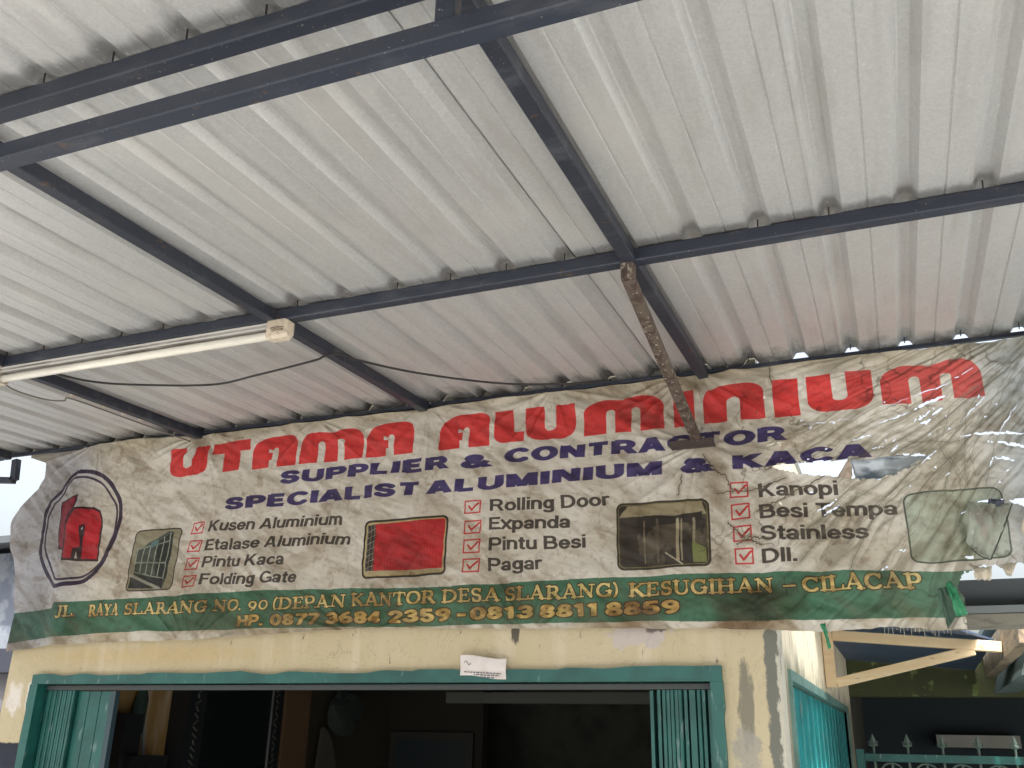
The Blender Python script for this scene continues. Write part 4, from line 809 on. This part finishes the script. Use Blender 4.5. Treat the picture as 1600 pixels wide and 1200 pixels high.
patch('crumpled_lobe', [(.318,3.346,2.552),(.352,3.338,2.540),(.374,3.345,2.566),(.330,3.352,2.578)], Mat('dark_hole_patch', (.05,.06,.09), .6), .012, 8, 6, seed=22)  # second lobe: darkness of a small hole painted as a dark blue patch
MB().tube([(.300,3.322,2.370),(.330,3.318,2.425),(.362,3.318,2.49),(.388,3.326,2.548)], .0022, 5).tube([(.298,3.325,2.371),(.272,3.328,2.385),(.248,3.336,2.412)], .0022, 5).build('printed_frame_line', Mat('dark_green_line', (.06,.07,.06), .7), ban)
patch('torn_scrap', [(.40,3.350,2.46),(.47,3.345,2.40),(.52,3.342,2.56),(.45,3.352,2.60)], M_scr, .03, 16, 10, seed=25)
patch('torn_scrap', [(.248,3.350,2.348),(.300,3.345,2.352),(.292,3.335,2.308),(.246,3.338,2.314)], M_scr, .014, 10, 6, seed=12)
patch('torn_scrap', [(.325,3.350,2.358),(.375,3.345,2.362),(.352,3.335,2.318),(.340,3.338,2.322)], M_scr, .012, 10, 6, seed=14)
patch('torn_scrap', [(-.238,3.352,2.188),(-.222,3.352,2.19),(-.214,3.36,2.11),(-.220,3.36,2.108)], M_grn, .004, 4, 8, seed=15)
b = MB()
for i in range(22):
    x = -.04+i*.0117; l_ = random.uniform(.008, .035); b.tube([(x*K, 3.365, 2.172), (x*K+random.uniform(-.004,.004), 3.365, 2.172-l_)], .0006, 3)
o = b.build('frayed_threads', M_scr, ban); o['kind'] = 'stuff'

# ------------------------------------------------------------ paper on the lintel
pap = thing('paper_notice', (-1.47, 3.39, 2.06), 'small white printed paper stuck across the lintel and the teal door frame', 'notice')
M_pap = Mat('white_paper', (.66,.62,.60), .8); M_pap.over(M_pap.ramp(M_pap.noise(20, 4), .4, .7, 0, .5), (.54,.49,.45))
V = []; F = []
for j in range(7):
    for i in range(13):
        u, v = i/12, j/6; V.append((lrp(-1.567,-1.378,u), Y0-.026-.006*math.sin(u*3.1)+.003*math.sin(v*5+u*2), lrp(2.033-.014*u, 2.107-.015*u, v)+.003*math.sin(u*6)))
for j in range(6):
    for i in range(12): F.append((j*13+i, j*13+i+1, j*13+i+14, j*13+i+13))
mesh_obj('sheet', V, F, M_pap, pap, True)
M_ink = Mat('grey_print', (.10,.09,.10), .8); b = MB()
for row, (zz, xa, xb) in enumerate(((2.047,-1.545,-1.395),(2.039,-1.505,-1.400),(2.031,-1.480,-1.42))):
    x = xa
    while x < xb:
        l_ = random.uniform(.006, .014); z2 = zz-.012*(x+1.567)/.19*.9; b.box(x, min(x+l_, xb), Y0-.0355, Y0-.035, z2-.0018, z2+.0018); x += l_+.004
for i in range(7): a = i*.9; b.bar((-1.548+.004*i, Y0-.033, 2.078+.008*math.sin(a)), (-1.544+.004*i, Y0-.033, 2.078+.008*math.sin(a+1)), .0015, .0015)
o = b.build('print', M_ink, pap); o['kind'] = 'stuff'

# ------------------------------------------------------------ right side: gutter, bracket, awning, neighbour's porch, iron gate
gut = thing('gutter_beam', (.6, 3.6, 2.2), 'grey horizontal gutter on a concrete lip behind the torn end of the banner', 'gutter')
GX0, GX1 = -.05, 2.4
MB().box(.05, GX1, 3.60, 3.75, 2.200, 2.236).build('concrete_lip', M_conc, gut)
MB().box(.10, GX1, 3.585, 3.62, 2.238, 2.262).build('gutter_edge', Mat('pale_gutter_edge', (.15,.175,.18), .6, .0), gut)
MB().quadprism([(.12,3.660,2.263),(.12,3.70,2.263),(.12,3.66,2.352),(.12,3.600,2.352)], (GX1-.12,0,0)).build('gutter_trough', M_gut, gut)
br = thing('wooden_bracket', (-.38, 5.42, 2.1), 'triangular bracket of fresh pale timber fixed to the side wall', 'bracket')
Yb = 5.40
MB().bar((-.356, Yb, 2.10), (-.356, Yb, 2.415), .055, .045, up=(0,1,0), bev=.003).build('post', M_wood, br)
MB().bar((-.328, Yb, 2.365), (.470, Yb, 2.290), .05, .052, bev=.003).build('top_bar', M_wood, br)
MB().bar((-.328, Yb, 2.123), (.345, Yb, 2.278), .045, .048, bev=.003).build('brace', M_wood, br)
aw = thing('awning_sheet', (0, 6, 2.4), 'dark blue grey sheet roof sloping over the wooden bracket', 'awning')
MB().quadprism([(-.386,4.95,2.418),(.18,4.95,2.362),(.455,5.56,2.335),(.47,7.615,2.335),(-.386,7.615,2.418)], (0,0,.012)).build('sheet', M_blue, aw)
MB().quadprism([(.472,4.6,2.235),(.532,4.6,2.235),(.560,4.6,2.400),(.482,4.6,2.400)], (0,2.2,0)).build('edge_board', M_wood2, aw)
MB().box(.60, 4.6, 4.4, 6.0, 2.475, 2.51).box(.475, 4.6, 6.0, 7.61, 2.475, 2.51).build('sun_block_slab', M_grnb, aw)  # slab added to keep the sun off the boards and olive wall
por = thing('neighbour_porch', (.8, 7.6, 0), 'mossy olive plaster house front with dark opening behind the iron gate', 'building')
MB().box(-.386, 4.5, 7.62, 7.8, 2.16, 2.52).build('front_wall', M_olive, por)
MB().box(-.60, 4.65, 9.602, 9.75, 0, 2.52).build('inner_wall', Mat('dark_inner_wall', (.02,.03,.035), .9), por)
for a_ in (-.53, 4.5): MB().box(a_, a_+.14, 7.601 if a_ < 0 else 7.62, 9.6, 0, 2.52).build('cheek_wall', M_indark, por)
MB().box(-.386, 4.5, 7.81, 9.6, 2.44, 2.51).build('ceiling', M_indark, por)
MB().box(.2, .85, 9.4, 9.58, 1.83, 1.93).build('ledge', Mat('dusty_ledge', (.30,.30,.27), .9), por)
fb = thing('fascia_board', (.7, 7.0, 2.3), 'grey green boxed eaves board running back above the porch', 'board')
for a, c_ in ((5.6, 6.45), (6.456, 7.55)):
    MB().quadprism([(.560,a,2.170),(.72,a,2.185),(.74,a,2.46),(.66,a,2.47)], (0,c_-a,0)).build('board', M_grnb, fb)
M_tg = paint_teal('dark_teal_gate_paint', (.008,.10,.09))
ig = thing('iron_gate', (.1, 6, 0), 'teal iron gate with grey spear finials and scroll rings below the porch', 'gate')
YG = 6.0
MB().box(-.255, 2.6, YG-.02, YG+.02, 1.738, 1.778).build('top_rail', M_tg, ig)
MB().box(-.300, -.257, YG-.022, YG+.022, 0, 1.80).build('gate_post', M_tg, ig)
MB().box(-.255, 2.6, YG-.015, YG+.015, 1.45, 1.48).build('lower_rail', M_tg, ig)
sp = None
def spear():
    b = MB(); b.tube([(0,0,0),(0,0,.035)], .007, 6)
    n = 6; rs = [(.035,.005),(.048,.022),(.060,.010),(.072,.012),(.105,.001)]
    k = len(b.v)
    for z, r_ in rs: b.v += [(r_*math.cos(t*math.pi/2)*1.2, r_*.5*math.sin(t*math.pi/2), z) for t in range(4)]
    for i in range(4): b.f += [(k+i*4+j, k+i*4+(j+1)%4, k+(i+1)*4+(j+1)%4, k+(i+1)*4+j) for j in range(4)]
    for sg_ in (-1, 1): b.tube([(0,0,.038),(sg_*.022,0,.045),(sg_*.024,0,.062),(sg_*.008,0,.066)], .004, 5)
    return b
for i in range(15):
    X = -.214+i*.2-.0 if i else -.214
    X = -.205+i*.1785
    if sp is None: sp = o = spear().build('spear_finial', M_iron, ig)
    else: o = sp.copy(); C.objects.link(o)
    o.parent = ig; o.matrix_parent_inverse = Matrix.Identity(4); o.location = (X-ig.location.x, 0, 1.778)
ring = None; bar0 = None
for i in range(15):
    X = -.12+i*.1785
    if ring is None:
        ring = o = MB().tube([(.062*math.cos(a*math.pi/10), 0, .062*math.sin(a*math.pi/10)) for a in range(21)], .006, 6).build('scroll_ring', M_iron, ig)
    else: o = ring.copy(); C.objects.link(o)
    o.parent = ig; o.matrix_parent_inverse = Matrix.Identity(4); o.location = (X-ig.location.x, 0, 1.67)
for i in range(30):
    X = -.205+i*.0893
    if bar0 is None: bar0 = o = MB().box(-.006, .006, -.006, .006, .05, 1.737).build('bar', M_iron, ig)
    else: o = bar0.copy(); C.objects.link(o)
    o.parent = ig; o.matrix_parent_inverse = Matrix.Identity(4); o.location = (X-ig.location.x, .012, 0)

# ------------------------------------------------------------ left: neighbouring house seen past the banner
nb = thing('neighbour_house', (-7.5, 5, 0), 'blue grey mottled house wall seen past the left end of the banner', 'building')
M_nb = Mat('blue_grey_plaster', (.09,.105,.14), .9); M_nb.over(M_nb.ramp(M_nb.noise(6, 6), .45, .6), (.16,.18,.21)).over(M_nb.ramp(M_nb.noise(14, 6), .55, .66), (.10,.12,.16))
MB().box(-10.5, -5.2, 5.0, 9, 2.34, 3.03).build('upper_wall', M_nb, nb)
MB().box(-10.5, -5.2, 4.9, 9, 2.18, 2.338).build('band', Mat('dark_blue_band', (.012,.016,.028), .8), nb)
MB().box(-10.5, -5.2, 5.0, 9, 0, 2.178).build('lower_wall', Mat('grey_base_wall', (.10,.10,.11), .9), nb)
MB().quadprism([(-10.8,4.7,3.034),(-4.9,4.7,3.034),(-4.9,7,3.32),(-10.8,7,3.32)], (0,0,.05)).build('roof', M_gut, nb)
